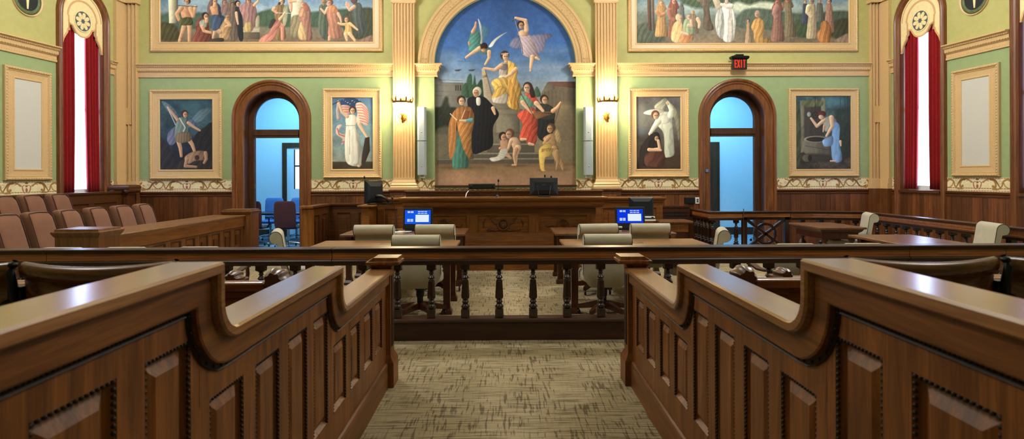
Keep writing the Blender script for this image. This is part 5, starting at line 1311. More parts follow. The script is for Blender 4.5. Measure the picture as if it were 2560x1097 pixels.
# ================================================================== CREAM ROLL-BACK CHAIRS
def roll_chair(label):
    rt = thing('office_chair', label, 'chair', (0, 0, 0), 0, 'cream roll-back office chairs')
    W_ = .265
    def outline(f):
        zb = .35 + .16 * max(0, (abs(f) - .55) / .45) ** 2.2
        pts = [(-.13, zb), (-.15, .56), (-.185, .76), (-.20, .86), (-.207, .905)]
        for k in range(1, 13):
            a = R(8 + k * 19); pts.append((-.277 + .07 * math.cos(a), .89 + .07 * math.sin(a)))
        pts += [(-.262, .822), (-.245, .74), (-.22, .58), (-.205, zb + .005)]
        return pts
    rs = []
    for f in (-1, -.97, -.85, -.7, -.55, -.3, 0, .3, .55, .7, .85, .97, 1):
        o = outline(f); k = .012 if abs(f) == 1 else 0
        cy = sum(p[0] for p in o) / len(o)
        rs.append([(f * W_, y + (cy - y) * .06 * (abs(f) == 1), z - k * (z > .5)) for y, z in o])
    m = MB(); m.rings(rs, smooth=True); bk = m.build('backrest', 'f_beige', rt)
    for sx in (-1, 1):
        m = MB(); o = outline(1); m.tube([(sx * W_ * .985, y, z - .004) for y, z in o], .0045, 5); m.build('piping', 'piping', bk)
    m = MB(); rs = []
    for z, k in ((.40, .9), (.42, 1), (.48, 1), (.505, .96), (.51, .8)):
        rs.append([(math.copysign(abs(math.cos(a)) ** .4, math.cos(a)) * .26 * k, .1 + math.copysign(abs(math.sin(a)) ** .4, math.sin(a)) * .26 * k, z) for a in [2 * PI * j / 28 for j in range(28)]])
    m.rings(rs); m.build('seat', 'f_beige', rt)
    m = MB(); m.box(-.11, .11, -.12, .16, .345, .40); m.lathe([(.035, .1), (.035, .22), (.045, .24), (.045, .30), (.06, .31), (.06, .35)], (0, 0, 0), 12); m.build('column', 'black', rt)
    for k in range(5):
        a = 2 * PI * k / 5 + PI / 2; d = Vector((math.cos(a), math.sin(a), 0)); e = Vector((-d.y, d.x, 0))
        m = MB(); m.rings([[tuple(d * r_ + e * w_ * q1 + Vector((0, 0, z_ + h_ * q2))) for q1, q2 in ((-1, -1), (1, -1), (1, 1), (-1, 1))] for r_, w_, z_, h_ in ((.02, .035, .13, .04), (.1, .03, .125, .035), (.29, .022, .09, .022), (.31, .018, .085, .018))], smooth=False)
        lg = m.build('base_arm', 'w_leg', rt)
        m = MB(); q = d * .29; m.lathe([(.012, -.012), (.027, -.01), (.027, .01), (.012, .012)], (q.x, q.y, .03), 10, axis='x'); m.box(q.x - .008, q.x + .008, q.y - .008, q.y + .008, .03, .075); m.build('caster', 'black', lg)
    return rt
RC = [((atY(1041, 600, 6.6).x, 6.87), 0, 'cream office chair seen from behind at the near side of left counsel table'),
      ((atY(1518, 600, 6.6).x, 6.87), 0, 'cream office chair seen from behind at the near side of right counsel table'),
      ((atY(935, 570, 8.0).x, 8.28), 0, 'cream office chair at left clerk table, the left one of its pair'),
      ((atY(1090, 570, 8.0).x, 8.30), R(-3), 'cream office chair at left clerk table, in front of the blue screen'),
      ((atY(1490, 570, 8.0).x, 8.28), R(6), 'cream office chair at right clerk table, the left one of its pair'),
      ((atY(1628, 570, 8.0).x, 8.30), R(-2), 'cream office chair at right clerk table, in front of the blue screen'),
      ((-2.52, 7.4), R(-72), 'cream office chair seen from the side at the left end of left counsel table'),
      ((2.36, 7.3), R(74), 'cream office chair seen from the side at the right end of right counsel table'),
      ((5.86, 10.1), R(72), 'cream chair facing the small turned leg table by the right railing'),
      ((6.18, 7.95), R(76), 'cream chair at the walnut table on the far right, beside the railing')]
proto = roll_chair(RC[0][2])
for i, (p, rz, lb) in enumerate(RC):
    if i == 0: proto.location = (p[0], p[1], 0); proto.rotation_euler = (0, 0, rz)
    else: dup(proto, (p[0], p[1], 0), rz, lb)

# ------------------------------------------------------------------ wooden armchairs lined up behind the bar
def armchair(label):
    rt = thing('wooden_armchair', label, 'chair', (0, 0, 0), 0, 'wooden armchairs behind the bar rail')
    m = MB(); rs = []
    for y0, ins, z in ((-.235, .02, .40), (-.24, 0, .43), (-.275, 0, .83), (-.28, .02, .88), (-.282, .06, .893)):
        rs.append([(-.235 + ins, y0 - .03, z), (.235 - ins, y0 - .03, z), (.235 - ins, y0 + .03, z), (-.235 + ins, y0 + .03, z)])
    m.rings(rs, smooth=False); m.build('backrest', 'f_beige', rt, bevel=.02, seg=3)
    m = MB(); m.box(-.26, .26, -.22, .26, .40, .47); m.build('seat', 'f_beige', rt, bevel=.025, seg=3)
    for sx in (-1, 1):
        m = MB(); m.box(sx * .255 - .02, sx * .255 + .02, -.28, -.24, 0, .62); m.build('leg', 'w_leg', rt, bevel=.004)
        m = MB(); m.box(sx * .255 - .02, sx * .255 + .02, .2, .24, 0, .40); m.build('leg', 'w_leg', rt, bevel=.004)
        m = MB(); rs = []
        for y, z, w in ((-.27, .615, .02), (-.15, .60, .026), (0, .595, .032), (.12, .615, .034), (.2, .64, .032), (.245, .635, .03), (.265, .615, .024)):
            rs.append([(sx * .265 - w, y, z - .014), (sx * .265 + w, y, z - .014), (sx * .265 + w, y, z + .012), (sx * .265 - w, y, z + .012)])
        m.rings(rs, smooth=False)
        m.tube([(sx * .265, .23, .62), (sx * .265, .245, .54), (sx * .265, .225, .46), (sx * .26, .21, .39)], .022, 8)
        m.build('armrest', 'w_leg', rt, bevel=.006)
    return rt
AR = [(-3.12, 'wooden armchair with cream back behind the bar, nearest the aisle on the left'), (-3.86, 'wooden armchair with cream back behind the bar, second from the aisle on the left'), (-4.5, 'wooden armchair with cream back behind the bar, third from the aisle on the left'),
      (2.98, 'wooden armchair with cream back behind the bar, nearest the aisle on the right'), (3.68, 'wooden armchair with cream back behind the bar, second from the aisle on the right')]
pa = armchair(AR[0][1])
for i, (x, lb) in enumerate(AR):
    if i == 0: pa.location = (x, 6.42, 0)
    else: dup(pa, (x, 6.42, 0), 0, lb)

# ================================================================== JUDGE BENCH
YJ = 10.3
bench = thing('judge_bench', 'wide carved oak judge bench in front of the central mural', 'bench', (0, YJ + .4, 0))
bx0, bx1 = atY(1030, 540, YJ).x, atY(1489, 540, YJ).x
zJ = lambda y: atY(1264, y, YJ).z
zt = zJ(493)
m = MB(); m.box(bx0, bx1, YJ, YJ + .8, zJ(600), zJ(519))
for (xa, xb_) in ((bx0, atY(1169, 560, YJ).x), (atY(1169, 560, YJ).x + .16, atY(1324, 560, YJ).x), (atY(1324, 560, YJ).x + .16, bx1)): pass
m.build('body', 'w_bench_dk', bench, world=True)
# stiles, rails
m = MB(); e = .03; zp1, zp0 = zJ(537), zJ(582)
m.box(bx0 - .001, bx1 + .001, YJ - e, YJ + .02, zp1, zJ(519)); m.build('frieze_rail', 'w_bench', bench, world=True, bevel=.004)
m = MB(); m.rings([[(bx0 - i, YJ - e - j, z), (bx1 + i, YJ - e - j, z), (bx1 + i, YJ + .8, z), (bx0 - i, YJ + .8, z)] for i, j, z in ((0, 0, zp0), (.02, .03, zJ(600)), (.05, .05, zJ(601)), (.05, .05, zJ(606)), (.07, .07, zJ(607)), (.07, .07, zJ(612)), (.1, .1, zJ(613.5)), (.1, .1, 0.0))], smooth=False); m.build('plinth', 'w_bench', bench, world=True)
st = [(bx0, bx0 + .14), (atY(1169, 560, YJ).x, atY(1193, 560, YJ).x), (atY(1323, 560, YJ).x, atY(1347, 560, YJ).x), (bx1 - .14, bx1)]
m = MB()
for a, c in st:
    m = MB(); m.box(a, c, YJ - e, YJ + .02, zp0, zp1); m.build('stile', 'w_bench_z', bench, world=True, bevel=.004)
for (a, c) in ((st[0][1], st[1][0]), (st[1][1], st[2][0]), (st[2][1], st[3][0])):
    m = MB(); m.box(a, c, YJ - .008, YJ + .01, zp0, zp1)
    m.molding(rect(a, c, zp0, zp1), [(0, .008), (0, .03), (.012, .03), (.022, .012), (.022, .008)], lambda u, v, h: (u, YJ - h, v), closed=True)
    m.beads(rect(a, c, zp0, zp1), .03, .006, lambda u, v, h: (u, YJ - h, v), .018, .02, True, seg=5)
    pn = m.build('panel', 'w_bench', bench, world=True)
    cx, cz = (a + c) / 2, (zp0 + zp1) / 2 - .01
    FJ = lambda u, v, h: (u, YJ - h, v)
    m = MB()
    if a < 0 < c:
        # carved emblem: shield boss with spread wings and scrolling leaves
        m.molding(arc(cx, cz, .092, 0, 360, 28), [(-.014, .005), (-.014, .035), (.014, .035), (.014, .005)], FJ, smooth=True)
        m.ball((cx, YJ - .015, cz - .005), .066, 14, 9, (1, .5, 1)); m.ball((cx, YJ - .04, cz + .035), .03, 10, 6, (1, .7, .8)); m.ball((cx, YJ - .045, cz - .02), .036, 10, 6, (1, .6, 1.2))
        for k in range(7): m.ball((cx - .045 + .015 * k, YJ - .035, cz + .088), .01, 6, 4)
        for sg in (-1, 1):
            for k in range(5): m.tube([(cx + sg * .08, YJ - .012, cz - .01 + .01 * k), (cx + sg * (.16 + .008 * k), YJ - .016, cz + .03 + .018 * k), (cx + sg * (.2 + .014 * k), YJ - .01, cz + .05 + .022 * k)], [.016, .013, .004], 6)
            m.tube([(cx + sg * .06, YJ - .012, cz - .085), (cx + sg * .14, YJ - .018, cz - .1), (cx + sg * .2, YJ - .016, cz - .075), (cx + sg * .25, YJ - .016, cz - .1), (cx + sg * .3, YJ - .012, cz - .085)], [.02, .022, .018, .016, .006], 7)
            for k in range(4): m.ball((cx + sg * (.1 + .05 * k), YJ - .02, cz - .095 + .012 * (k % 2)), .018, 7, 5)
            m.tube([(cx + sg * .3, YJ - .01, cz + .1), (cx + sg * .34, YJ - .014, cz + .03), (cx + sg * .33, YJ - .012, cz - .06)], [.006, .014, .005], 6)
    else:
        m.molding(arc(cx, cz, .088, 0, 360, 28), [(-.018, .005), (-.018, .028), (.018, .028), (.018, .005)], FJ, smooth=True)
        m.beads(arc(cx, cz, .088, 0, 360, 22), .024, .011, FJ, 0, .028)
        for k in range(-2, 3): m.tube([(cx + .018 * k, YJ - .012, cz - .05), (cx + .018 * k, YJ - .014, cz + .05)], .006, 6)
        for sg in (-1, 1): m.tube([(cx + sg * .12, YJ - .01, cz - .05), (cx + sg * .2, YJ - .016, cz - .02), (cx + sg * .28, YJ - .014, cz - .04), (cx + sg * .33, YJ - .01, cz + .03)], [.008, .014, .012, .004], 6)
    m.build('carving', 'w_carving', pn, world=True)
tx0, tx1 = atY(995, 494, YJ - .28).x, atY(1520, 494, YJ - .28).x
m = MB()
SL = [(0, 0), (.0, .02), (-.012, .028), (-.02, .05), (-.05, .075), (-.055, .085), (-.055, .145), (-.075, .15), (-.10, .17), (-.13, .175)]
m.rings([[(tx0 - d, YJ - .28 - d, zt - dz), (tx1 + d, YJ - .28 - d, zt - dz), (tx1 + d, YJ + .8, zt - dz), (tx0 - d, YJ + .8, zt - dz)] for d, dz in SL], smooth=False)
for i in range(int((tx1 - tx0 - .2) / .022)): m.box(tx0 + .1 + i * .022, tx0 + .1 + i * .022 + .013, YJ - .235, YJ - .2, zt - .14, zt - .115)
for i in range(int((bx1 - bx0) / .03)): m.box(bx0 + .01 + i * .03, bx0 + .01 + i * .03 + .017, YJ - .045, YJ - .02, zJ(523), zJ(519.5))
m.build('cornice_top', 'w_bench', bench, world=True)
m = MB(); m.box(tx0 + .003, tx1 - .003, YJ - .277, YJ + .8, zt, zt + .006); m.build('desk_surface', 'w_cap', bench, world=True, bevel=.002)
YS = YJ + .42
sx0, sx1 = atY(1010, 480, YS).x, atY(1509, 480, YS).x; zs1 = atY(1264, 476.5, YS).z
m = MB(); m.rings([[(sx0 - i, YS - i, z), (sx1 + i, YS - i, z), (sx1 + i, YS + .3, z), (sx0 - i, YS + .3, z)] for i, z in ((-.03, zt), (-.03, zs1 - .085), (-.015, zs1 - .075), (-.03, zs1 - .06), (-.02, zs1 - .03), (0, zs1 - .02), (0, zs1))], smooth=False)
m.build('raised_shelf', 'w_bench_dk', bench, world=True)

# ------------------------------------------------------------------ panelled wings either side of the bench
def panel_wall(root, p0, p1, zb, zt, th=.1, n=2, mat='w_bench_dk', cap=.05, insets=(.1, .12), pmat=None):
    # p0 -> p1 with the visible face on the right of p1 -> p0 (left normal)
    p0, p1 = Vector((p0[0], p0[1], 0)), Vector((p1[0], p1[1], 0)); d = p1 - p0; L = d.length; d.normalize(); nn = Vector((-d.y, d.x, 0))
    fmp = lambda u, v, h: tuple(p0 + d * u + nn * h + Vector((0, 0, v)))
    m = MB(); m.obox(fmp(0, zb, -th), d * L, nn * (th - .02), (0, 0, zt - zb))
    w = (L - insets[0] * (n + 1)) / n
    m.obox(fmp(0, zb, -.02), d * L, nn * .02, (0, 0, insets[1] * 1.4)); m.obox(fmp(0, zt - insets[1], -.02), d * L, nn * .02, (0, 0, insets[1]))
    for i in range(n + 1): m.obox(fmp(i * (w + insets[0]), zb + insets[1], -.02), d * insets[0], nn * .02, (0, 0, zt - zb - insets[1] * 2))
    m.build('framing', mat, root, world=True, bevel=.003)
    for i in range(n):
        u0 = insets[0] + i * (w + insets[0]); u1 = u0 + w; z0, z1 = zb + insets[1] * 1.4, zt - insets[1]
        m = MB()
        m.molding(rect(u0, u1, z0, z1), [(0, -.02), (0, .004), (.016, .002), (.026, -.014), (.026, -.02)], fmp, closed=True)
        m.obox(fmp(u0 + w * .28, z0 + .1, -.02), d * (w * .44), nn * .016, (0, 0, z1 - z0 - .2))
        m.build('panel', pmat or mat, root, world=True, bevel=.003)
    if cap:
        m = MB(); m.molding([fmp(-.02, 0, -th / 2)[:2], fmp(L + .02, 0, -th / 2)[:2]], [(-th / 2 - cap, zt + .01), (-th / 2 - cap, zt + .04), (th / 2 + cap, zt + .04), (th / 2 + cap, zt + .01), (th / 2 + .01, zt - .02), (-th / 2 - .01, zt - .02)], XY)
        m.build('cap_moulding', mat, root, world=True)
ws_ = thing('witness_stand', 'dark panelled witness enclosure to the left of the judge bench', 'enclosure', (-3.0, 11.5, 0))
zw = 1.03
YP = 10.9
xl = atY(780, 520, YP).x
panel_wall(ws_, (xl, 11.95), (xl, YP), 0, zw, .14, 2, insets=(.12, .13))
panel_wall(ws_, (-2.5, 11.95), (xl, 11.95), 0, zw, .1, 2, insets=(.14, .13))
m = MB(); m.box(xl - .16, xl + .005, YP - .06, YP + .1, 0, zw); m.box(xl - .2, xl + .03, YP - .1, YP + .14, zw, zw + .045); m.build('corner_post', 'w_bench_z', ws_, world=True, bevel=.005)
xp0, xp1 = atY(903, 540, YP).x, atY(923, 540, YP).x
m = MB(); m.box(xp0, xp1, YP, 11.9, 0, zw + .02); m.build('return_wall', 'w_bench', ws_, world=True, bevel=.004)
m = MB(); m.box(xp0 - .06, xp1 + .1, YP - .06, 11.45, zw + .02, zw + .05); m.build('ledge', 'w_bench_z', ws_, world=True, bevel=.006)
for sd, xa, xb_, lb in ((-1, 944, 1062, 'oak panelled desk wing joining the judge bench on the left'), (1, 1490, 1657, 'oak panelled desk wing joining the judge bench on the right')):
    YQ = 11.5
    x0, x1 = atY(xa, 540, YQ).x, atY(xb_, 540, YQ).x; zq = atY(1264, 506, YQ).z
    wg = thing('desk_wing', lb, 'desk', ((x0 + x1) / 2, YQ, 0))
    panel_wall(wg, (x1, YQ), (x0, YQ), 0, zq, .12, 2, 'w_bench', cap=0, insets=(.11, .1))
    m = MB(); m.rings([[(x0 - i, YQ - i, z), (x1 + i, YQ - i, z), (x1 + i, YQ + .5, z), (x0 - i, YQ + .5, z)] for i, z in ((-.0, zq - .02), (.02, zq), (.02, zq + .03), (.04, zq + .035), (.06, zq + .06), (.06, zq + .085))], smooth=False); m.build('cornice_top', 'w_bench', wg, world=True)
# clerk desk at the right wing, ventilation grille behind it
x0, x1 = atY(1640, 560, 11.1).x, atY(1727, 556, 11.0).x
dk = thing('clerk_desk', 'small oak desk with fluted apron below the black wall grille', 'desk', ((x0 + x1) / 2, 11.2, 0))
zd = .77
m = MB(); m.box(x0, x1, 10.85, 11.42, zd - .035, zd); m.build('desktop', 'w_tabley', dk, world=True, bevel=.006)
m = MB(); m.box(x0 + .03, x1 - .08, 10.9, 11.38, zd - .2, zd - .035)
for i in range(14): m.box(x1 - .12 - .03 * i, x1 - .105 - .03 * i, 10.893, 10.9, zd - .17, zd - .09)
m.build('apron', 'w_bench', dk, world=True)
m = MB(); m.box(x0 + .04, x1 - .3, 10.95, 11.35, 0, zd - .2); m.build('pedestal', 'w_bench_z', dk, world=True)
x0, x1 = atY(1655, 530, 12.45).x, atY(1724, 530, 12.45).x; z0, z1 = .4, atY(1690, 515, 12.45).z
gr = thing('radiator_grille', 'black metal radiator grille against the wainscot left of the right door', 'grille', ((x0 + x1) / 2, 12.5, 0))
m = MB(); m.box(x0, x1, 12.45, 12.68, 0, z1 - .03); m.box(x0 - .02, x1 + .02, 12.43, 12.68, z1 - .03, z1); m.build('cover', 'w_leg', gr, world=True)
m = MB()
for i in range(7): m.box(x0 + .04, x1 - .04, 12.44, 12.455, z0 + .02 + i * (z1 - z0 - .1) / 7, z0 + .05 + i * (z1 - z0 - .1) / 7)
m.build('louvres', 'black', gr, world=True)
# ================================================================== JURY BOX
jr = thing('jury_box_rail', 'panelled oak jury box rail with wide top and square end posts, on the left', 'railing', (-5.1, 9.1, 0))
panel_wall(jr, (-4.88, 11.25), (-4.88, 7.44), 0, .86, .1, 9, 'w_jury_z', cap=0, insets=(.13, .2), pmat='w_bench_dk')
m = MB(); m.molding([(-5.14, 11.25), (-5.14, 7.4)], [(-.31, .885), (-.31, .9), (.31, .9), (.315, .885), (.30, .865), (.285, .845), (.27, .84), (-.27, .84)], XY); m.build('top_rail', 'w_jury', jr, world=True)
m = MB(); m.box(-4.9, -4.855, 7.42, 11.22, .69, .85); m.build('fascia', 'w_jury', jr, world=True, bevel=.005)
m = MB(); m.box(-5.38, -5.34, 7.4, 11.25, 0, .84); m.build('inner_panel', 'w_jury_z', jr, world=True)
for y0, y1 in ((7.05, 7.45), (11.2, 11.6)):
    m = MB(); m.box(-5.26, -4.75, y0, y1, 0, .93)
    m.molding(rect(-5.09, -4.9, .42, .72), [(0, 0), (0, .008), (.02, .008), (.02, 0)], lambda u, v, h: (u, y0 - h, v), closed=True)
    m.rings([[(-5.26 - i, y0 - i, z), (-4.75 + i, y0 - i, z), (-4.75 + i, y1 + i, z), (-5.26 - i, y1 + i, z)] for i, z in ((0, .9), (.016, .922), (.018, .927), (.03, .95), (.03, .968), (.005, .97), (.0, .998))], smooth=False)
    m.build('end_post', 'w_jury_z', jr, world=True, bevel=.003)
pl = MB(); pl.box(-7.63, -6.62, 6.2, 12.15, 0, .2)
tag(pl.build('jury_platform', 'w_jury', off=(-7.3, 9, 0)), 'low wooden platform carrying the back row of jury seats', 'platform')
jb = thing('jury_back_wall', 'dark panelled low wall with moulded cap behind the back jury row', 'partition', (-7.72, 9.3, 0))
panel_wall(jb, (-7.72, 12.15), (-7.72, 6.4), 0, 1.29, .08, 7, 'w_bench_dk', cap=.03, insets=(.12, .16))
m = MB(); m.box(-7.86, -7.62, 12.16, 12.42, 0, 1.3)
m.rings([[(-7.74 + a * r_, 12.29 + b_ * r_, z) for a, b_ in ((-1, -1), (1, -1), (1, 1), (-1, 1))] for r_, z in ((.12, 1.24), (.14, 1.27), (.14, 1.29), (.17, 1.33), (.2, 1.37), (.21, 1.41), (.19, 1.44), (.15, 1.455))], smooth=False)
for sg in (-1, 1): m.lathe([(.0, -.19), (.055, -.19), (.06, 0), (.055, .19), (0, .19)], (-7.74 + sg * .15, 12.29, 1.345), 14, axis='y')
for k in range(3): m.box(-7.82 + .06 * k, -7.78 + .06 * k, 12.15, 12.17, .3, 1.2)
m.build('carved_post', 'w_bench_dk', jb, world=True, bevel=.004)

def jury_chair(label):
    rt = thing('jury_chair', label, 'chair', (0, 0, 0), 0, 'brown upholstered jury chairs')
    def sec(w, t, yc, z, n=28, e=.35):
        return [(math.copysign(abs(math.cos(a)) ** e, math.cos(a)) * w, yc + math.copysign(abs(math.sin(a)) ** e, math.sin(a)) * t, z) for a in [2 * PI * j / n for j in range(n)]]
    st = [(.40, .195, .06), (.44, .212, .085), (.55, .218, .092), (.70, .22, .092), (.85, .22, .09), (.98, .218, .086), (1.06, .214, .08), (1.105, .205, .066), (1.13, .19, .048), (1.14, .16, .022)]
    m = MB(); m.rings([sec(w, t, -.12 - .27 * (z - .4) - (.014 if z > 1.1 else 0), z) for z, w, t in st]); bk = m.build('backrest', 'f_jury', rt)
    m = MB(); pts = []
    for z, w, t in st[1:8]: pts.append((-w * .97, -.12 - .27 * (z - .4) + t * .93, z))
    pts += [(-.18, -.12 - .27 * .72 + .05, 1.124), (0, -.12 - .27 * .73 + .04, 1.134), (.18, -.12 - .27 * .72 + .05, 1.124)]
    pts += [(-p[0], p[1], p[2]) for p in pts[:7]][::-1]
    m.tube(pts, .006, 5); m.build('piping', 'piping_br', bk)
    m = MB(); m.rings([sec(w, t, .1, z, e=.3) for z, w, t in ((.33, .18, .2), (.35, .212, .24), (.43, .218, .25), (.47, .21, .24), (.48, .17, .2))]); m.build('seat', 'f_jury', rt)
    m = MB(); m.lathe([(.24, 0), (.24, .02), (.06, .05), (.04, .08), (.04, .33)], (0, .05, 0), 20); m.build('pedestal', 'black', rt)
    for sx in (-1, 1):
        m = MB(); m.tube([(sx * .225, -.16, .60), (sx * .23, .0, .63), (sx * .235, .2, .625), (sx * .23, .27, .60)], [.02, .026, .028, .02], 8); m.tube([(sx * .23, .02, .62), (sx * .23, .04, .5), (sx * .2, .05, .36)], .018, 8); m.build('armrest', 'black', rt)
    return rt
JF = [7.15, 7.72, 8.26, 8.84, 9.44, 10.06, 10.66]
JBK = [8.4, 8.92, 9.44, 10.0]
onr = ['first', 'second', 'third', 'fourth', 'fifth', 'sixth', 'seventh']
pj = jury_chair('brown upholstered jury chair in the front row, first from the camera')
for i, y in enumerate(JF):
    loc = (-6.1, y, 0); rz = R(-84)
    if i == 0: pj.location = loc; pj.rotation_euler = (0, 0, rz)
    else: dup(pj, loc, R(-84 - (i % 3) * 2), 'brown upholstered jury chair in the front row, %s from the camera' % onr[i])
for i, y in enumerate(JBK): dup(pj, (-7.1, y, .2), R(-84), 'brown upholstered jury chair in the raised back row, %s from the camera' % onr[i])

# ================================================================== SPECTATOR SEATING
def theatre_seat(x0, x1, label, ends):
    yb, zt = 1.98, 1.325
    rt = thing('theatre_seat', label, 'seat', ((x0 + x1) / 2, yb + .2, 0), 0, 'curved wooden theatre seats')
    N = 24; g = lambda k: k / N * 2 - 1
    line = []
    for k in range(N + 1):
        f = g(k); line.append((x0 + .02 + (x1 - x0 - .04) * k / N, yb - .045 * (1 - f * f), zt - .012 * (1 - f * f) ** 1.0))
    m = MB(); rs = []
    for x, y, z in line:
        sec = []
        for k in range(15):
            a = R(-75 + 250 * k / 14); sec.append((x, y + .0 - .024 * math.cos(a) + .012, z - .024 + .024 * math.sin(a)))
        sec += [(x, y + .04, z - .06), (x, y + .015, z - .06)]
        rs.append(sec)
    m.rings(rs); m.build('rolled_top', 'w_seat', rt, world=True)
    m = MB(); rs = []
    for x, y, z in line: rs.append([(x, y + .012, z - .05), (x, y + .035, z - .35), (x, y + .1, z - .75), (x, y + .112, z - .75), (x, y + .047, z - .35), (x, y + .028, z - .05)])
    m.rings(rs); m.build('seat_back', 'w_seat', rt, world=True)
    m = MB(); m.rings([[(x, y + .12, .60), (x, yb + .45, .64), (x, yb + .45, .66), (x, y + .12, .62)] for x, y, z in line]); m.build('seat', 'w_seat', rt, world=True)
    for xe in ends:
        m = MB(); m.tube([(xe, yb + .0, zt + .005), (xe, yb - .02, zt - .03), (xe, yb - .005, zt - .1), (xe, yb + .03, zt - .5), (xe, yb + .1, zt - .8), (xe, yb + .15, .0)], [.008, .014, .014, .013, .018, .03], 8)
        m.ball((xe, yb - .01, zt - .008), .015, 10, 6, (.8, 1.2, .8))
        for dz in (-.14, -.2): m.ball((xe, yb - .005, zt + dz), .03, 10, 6, (1.6, .5, .7))
        m.box(xe - .022, xe + .022, yb - .005, yb + .03, zt - .75, zt - .08)
        m.build('iron_standard', 'iron', rt, world=True)
for s, nm in ((-1, 'left'), (1, 'right')):
    a = AC + s * 1.105; step = .525
    theatre_seat(*sorted((a, a + s * step)), 'curved wooden theatre seat with rolled top directly beside the %s aisle partition' % nm, [a, a + s * step])
    theatre_seat(*sorted((a + s * step, a + s * 2 * step)), 'curved wooden theatre seat at the %s edge of the photo, second from the aisle' % nm, [a + s * 2 * step])
def pew(s, xe, yr, zr, label, w=.11):
    rt = thing('pew', label, 'bench', (s * (xe + 1.2), yr, 0), 0, 'wooden spectator pews')
    x0, x1 = xe + w, xe + 2.6
    bxs = lambda m_, a, c, *r_: m_.box(*sorted((AC + s * a, AC + s * c)), *r_)
    m = MB(); bxs(m, x0, x1, yr - .035, yr + .035, zr - .045, zr); m.build('top_rail', 'w_pew', rt, world=True, bevel=.01, seg=3)
    m = MB(); bxs(m, x0, x1, yr - .012, yr + .012, .4, zr - .045); bxs(m, x0, x1, yr + .0, yr + .45, .42, .46); m.build('seat_and_back', 'w_seat', rt, world=True)
    m = MB(); bxs(m, xe, x0, yr - .06, yr + .1, 0, zr); bxs(m, xe, x0, yr + .1, yr + .42, 0, .62)
    m.build('pew_end', 'w_bench_dk', rt, world=True, bevel=.006)
    m = MB(); rs = []; cx = AC + s * (xe + w / 2)
    for k in range(15):
        f = k / 14; r_ = w * .52 * max(.08, math.sin(PI * min(1, .12 + f * .88)) ** .45); yy = yr - .07 + .16 * f; zz = zr + .012 - .008 * f
        rs.append([(cx + (r_ + .004 * math.cos(7 * a)) * math.cos(a) * 1.04, yy, zz + (r_ + .004 * math.cos(7 * a)) * math.sin(a)) for a in [2 * PI * j / 54 for j in range(54)]])
    m.rings(rs); m.build('carved_scroll', 'w_carve', rt, world=True)
for s, nm in ((-1, 'left'), (1, 'right')):
    pew(s, 1.10, 2.98, 1.085, 'pew with light top rail and fluted scroll end, %s of the aisle' % nm)
    pew(s, 1.665, 3.75, .965, 'front pew with fluted scroll end nearest the bar, %s of the aisle' % nm, .09)

# ================================================================== DEVICES
def gooseneck(label, base, tip, seat=True, sag=.05):
    rt = thing('microphone', label, 'microphone', base, 0, 'gooseneck microphones')
    b_, t_ = Vector((0, 0, 0)), Vector(tip) - Vector(base); k = Vector((0, 0, .0))
    pts = [b_.lerp(t_, f) + Vector((0, 0, 0)) + Vector((sag * math.sin(PI * f), 0, 0)) for f in [i / 10 for i in range(11)]]
    m = MB(); m.tube(pts, .0055, 6); m.build('gooseneck', 'black', rt)
    m = MB(); m.ball(tuple(t_), .017, 10, 7, (1, 1, 1.6)); m.build('mic_head', 'black', rt)
    if seat:
        m = MB(); m.lathe([(.035, 0), (.035, .012), (.012, .03), (.008, .05)], (0, 0, 0), 12); m.build('base', 'black', rt)
    return rt
zdesk = zt_desk = atY(1264, 493, YJ).z + .006
gooseneck('thin gooseneck microphone standing at the centre of the judge bench', (atY(1243, 492, YJ - .05).x, YJ - .05, zdesk), tuple(atY(1246, 451, YJ - .05)), True, .004)
for px_, py_, lb in ((1362, 439, 'left one of two microphone tips showing above the bench monitor'), (1378, 442, 'right one of two microphone tips showing above the bench monitor')):
    q = atY(px_, py_, YS + .1); gooseneck(lb, (q.x + .01, YS + .1, zs1), tuple(q), True, .006)
q = atY(981, 495, 9.2); gooseneck('tall gooseneck microphone on the left clerk table, beside the blue screen', (atY(992, 570, 9.2).x, 9.2, .76), tuple(q), True, .02)
# monitor on the bench, seen from behind
def monitor_back(label, c, w, h, tilt, mat='navy', stand='chrome', rz=0.0):
    rt = thing('computer_monitor', label, 'monitor', c, rz)
    ca, sa = math.cos(tilt), math.sin(tilt)
    fmn = lambda u, v, d: (u, -d * ca + v * sa, v * ca + d * sa)
    m = MB(); m.rings([[fmn(x, z, d) for x, z in ((-w / 2 + i, .03 + i), (w / 2 - i, .03 + i), (w / 2 - i, .03 + h - i), (-w / 2 + i, .03 + h - i))] for i, d in ((.004, -.035), (0, -.03), (0, -.01), (.02, .005), (.08, .02))], smooth=False)
    b_ = m.build('housing', mat, rt)
    m = MB(); m.rings([[fmn(x, z, -.0355) for x, z in ((-w / 2 + i, .03 + i), (w / 2 - i, .03 + i), (w / 2 - i, .03 + h - i), (-w / 2 + i, .03 + h - i))] for i in (.02, .021)], smooth=False, cap=True); m.build('screen', 'black', rt)
    if stand == 'chrome':
        m = MB()
        m.tube([fmn(-w * .24, h * .62, .026), fmn(-w * .2, .06, .05), (-w * .19, -.05, .012), (w * .19, -.05, .012), fmn(w * .2, .06, .05), fmn(w * .24, h * .62, .026)], .006, 6); m.build('wire_stand', 'grey', rt)
        m = MB(); m.obox(fmn(-.03, h * .66, .021), (.06, 0, 0), (0, -.002, 0), (0, 0, .01)); m.build('badge', 'grey', b_)
        m = MB(); m.box(-w * .2, w * .2, -.07, .06, 0, .014); m.build('foot', 'black', rt)
    elif stand == 'foot':
        m = MB(); m.box(-.03, .03, -.05, -.02, 0, .2); m.box(-.11, .11, -.1, .06, 0, .012); m.build('foot', 'black', rt)
    return rt
qc = atY(1360, 492, YJ + .05)
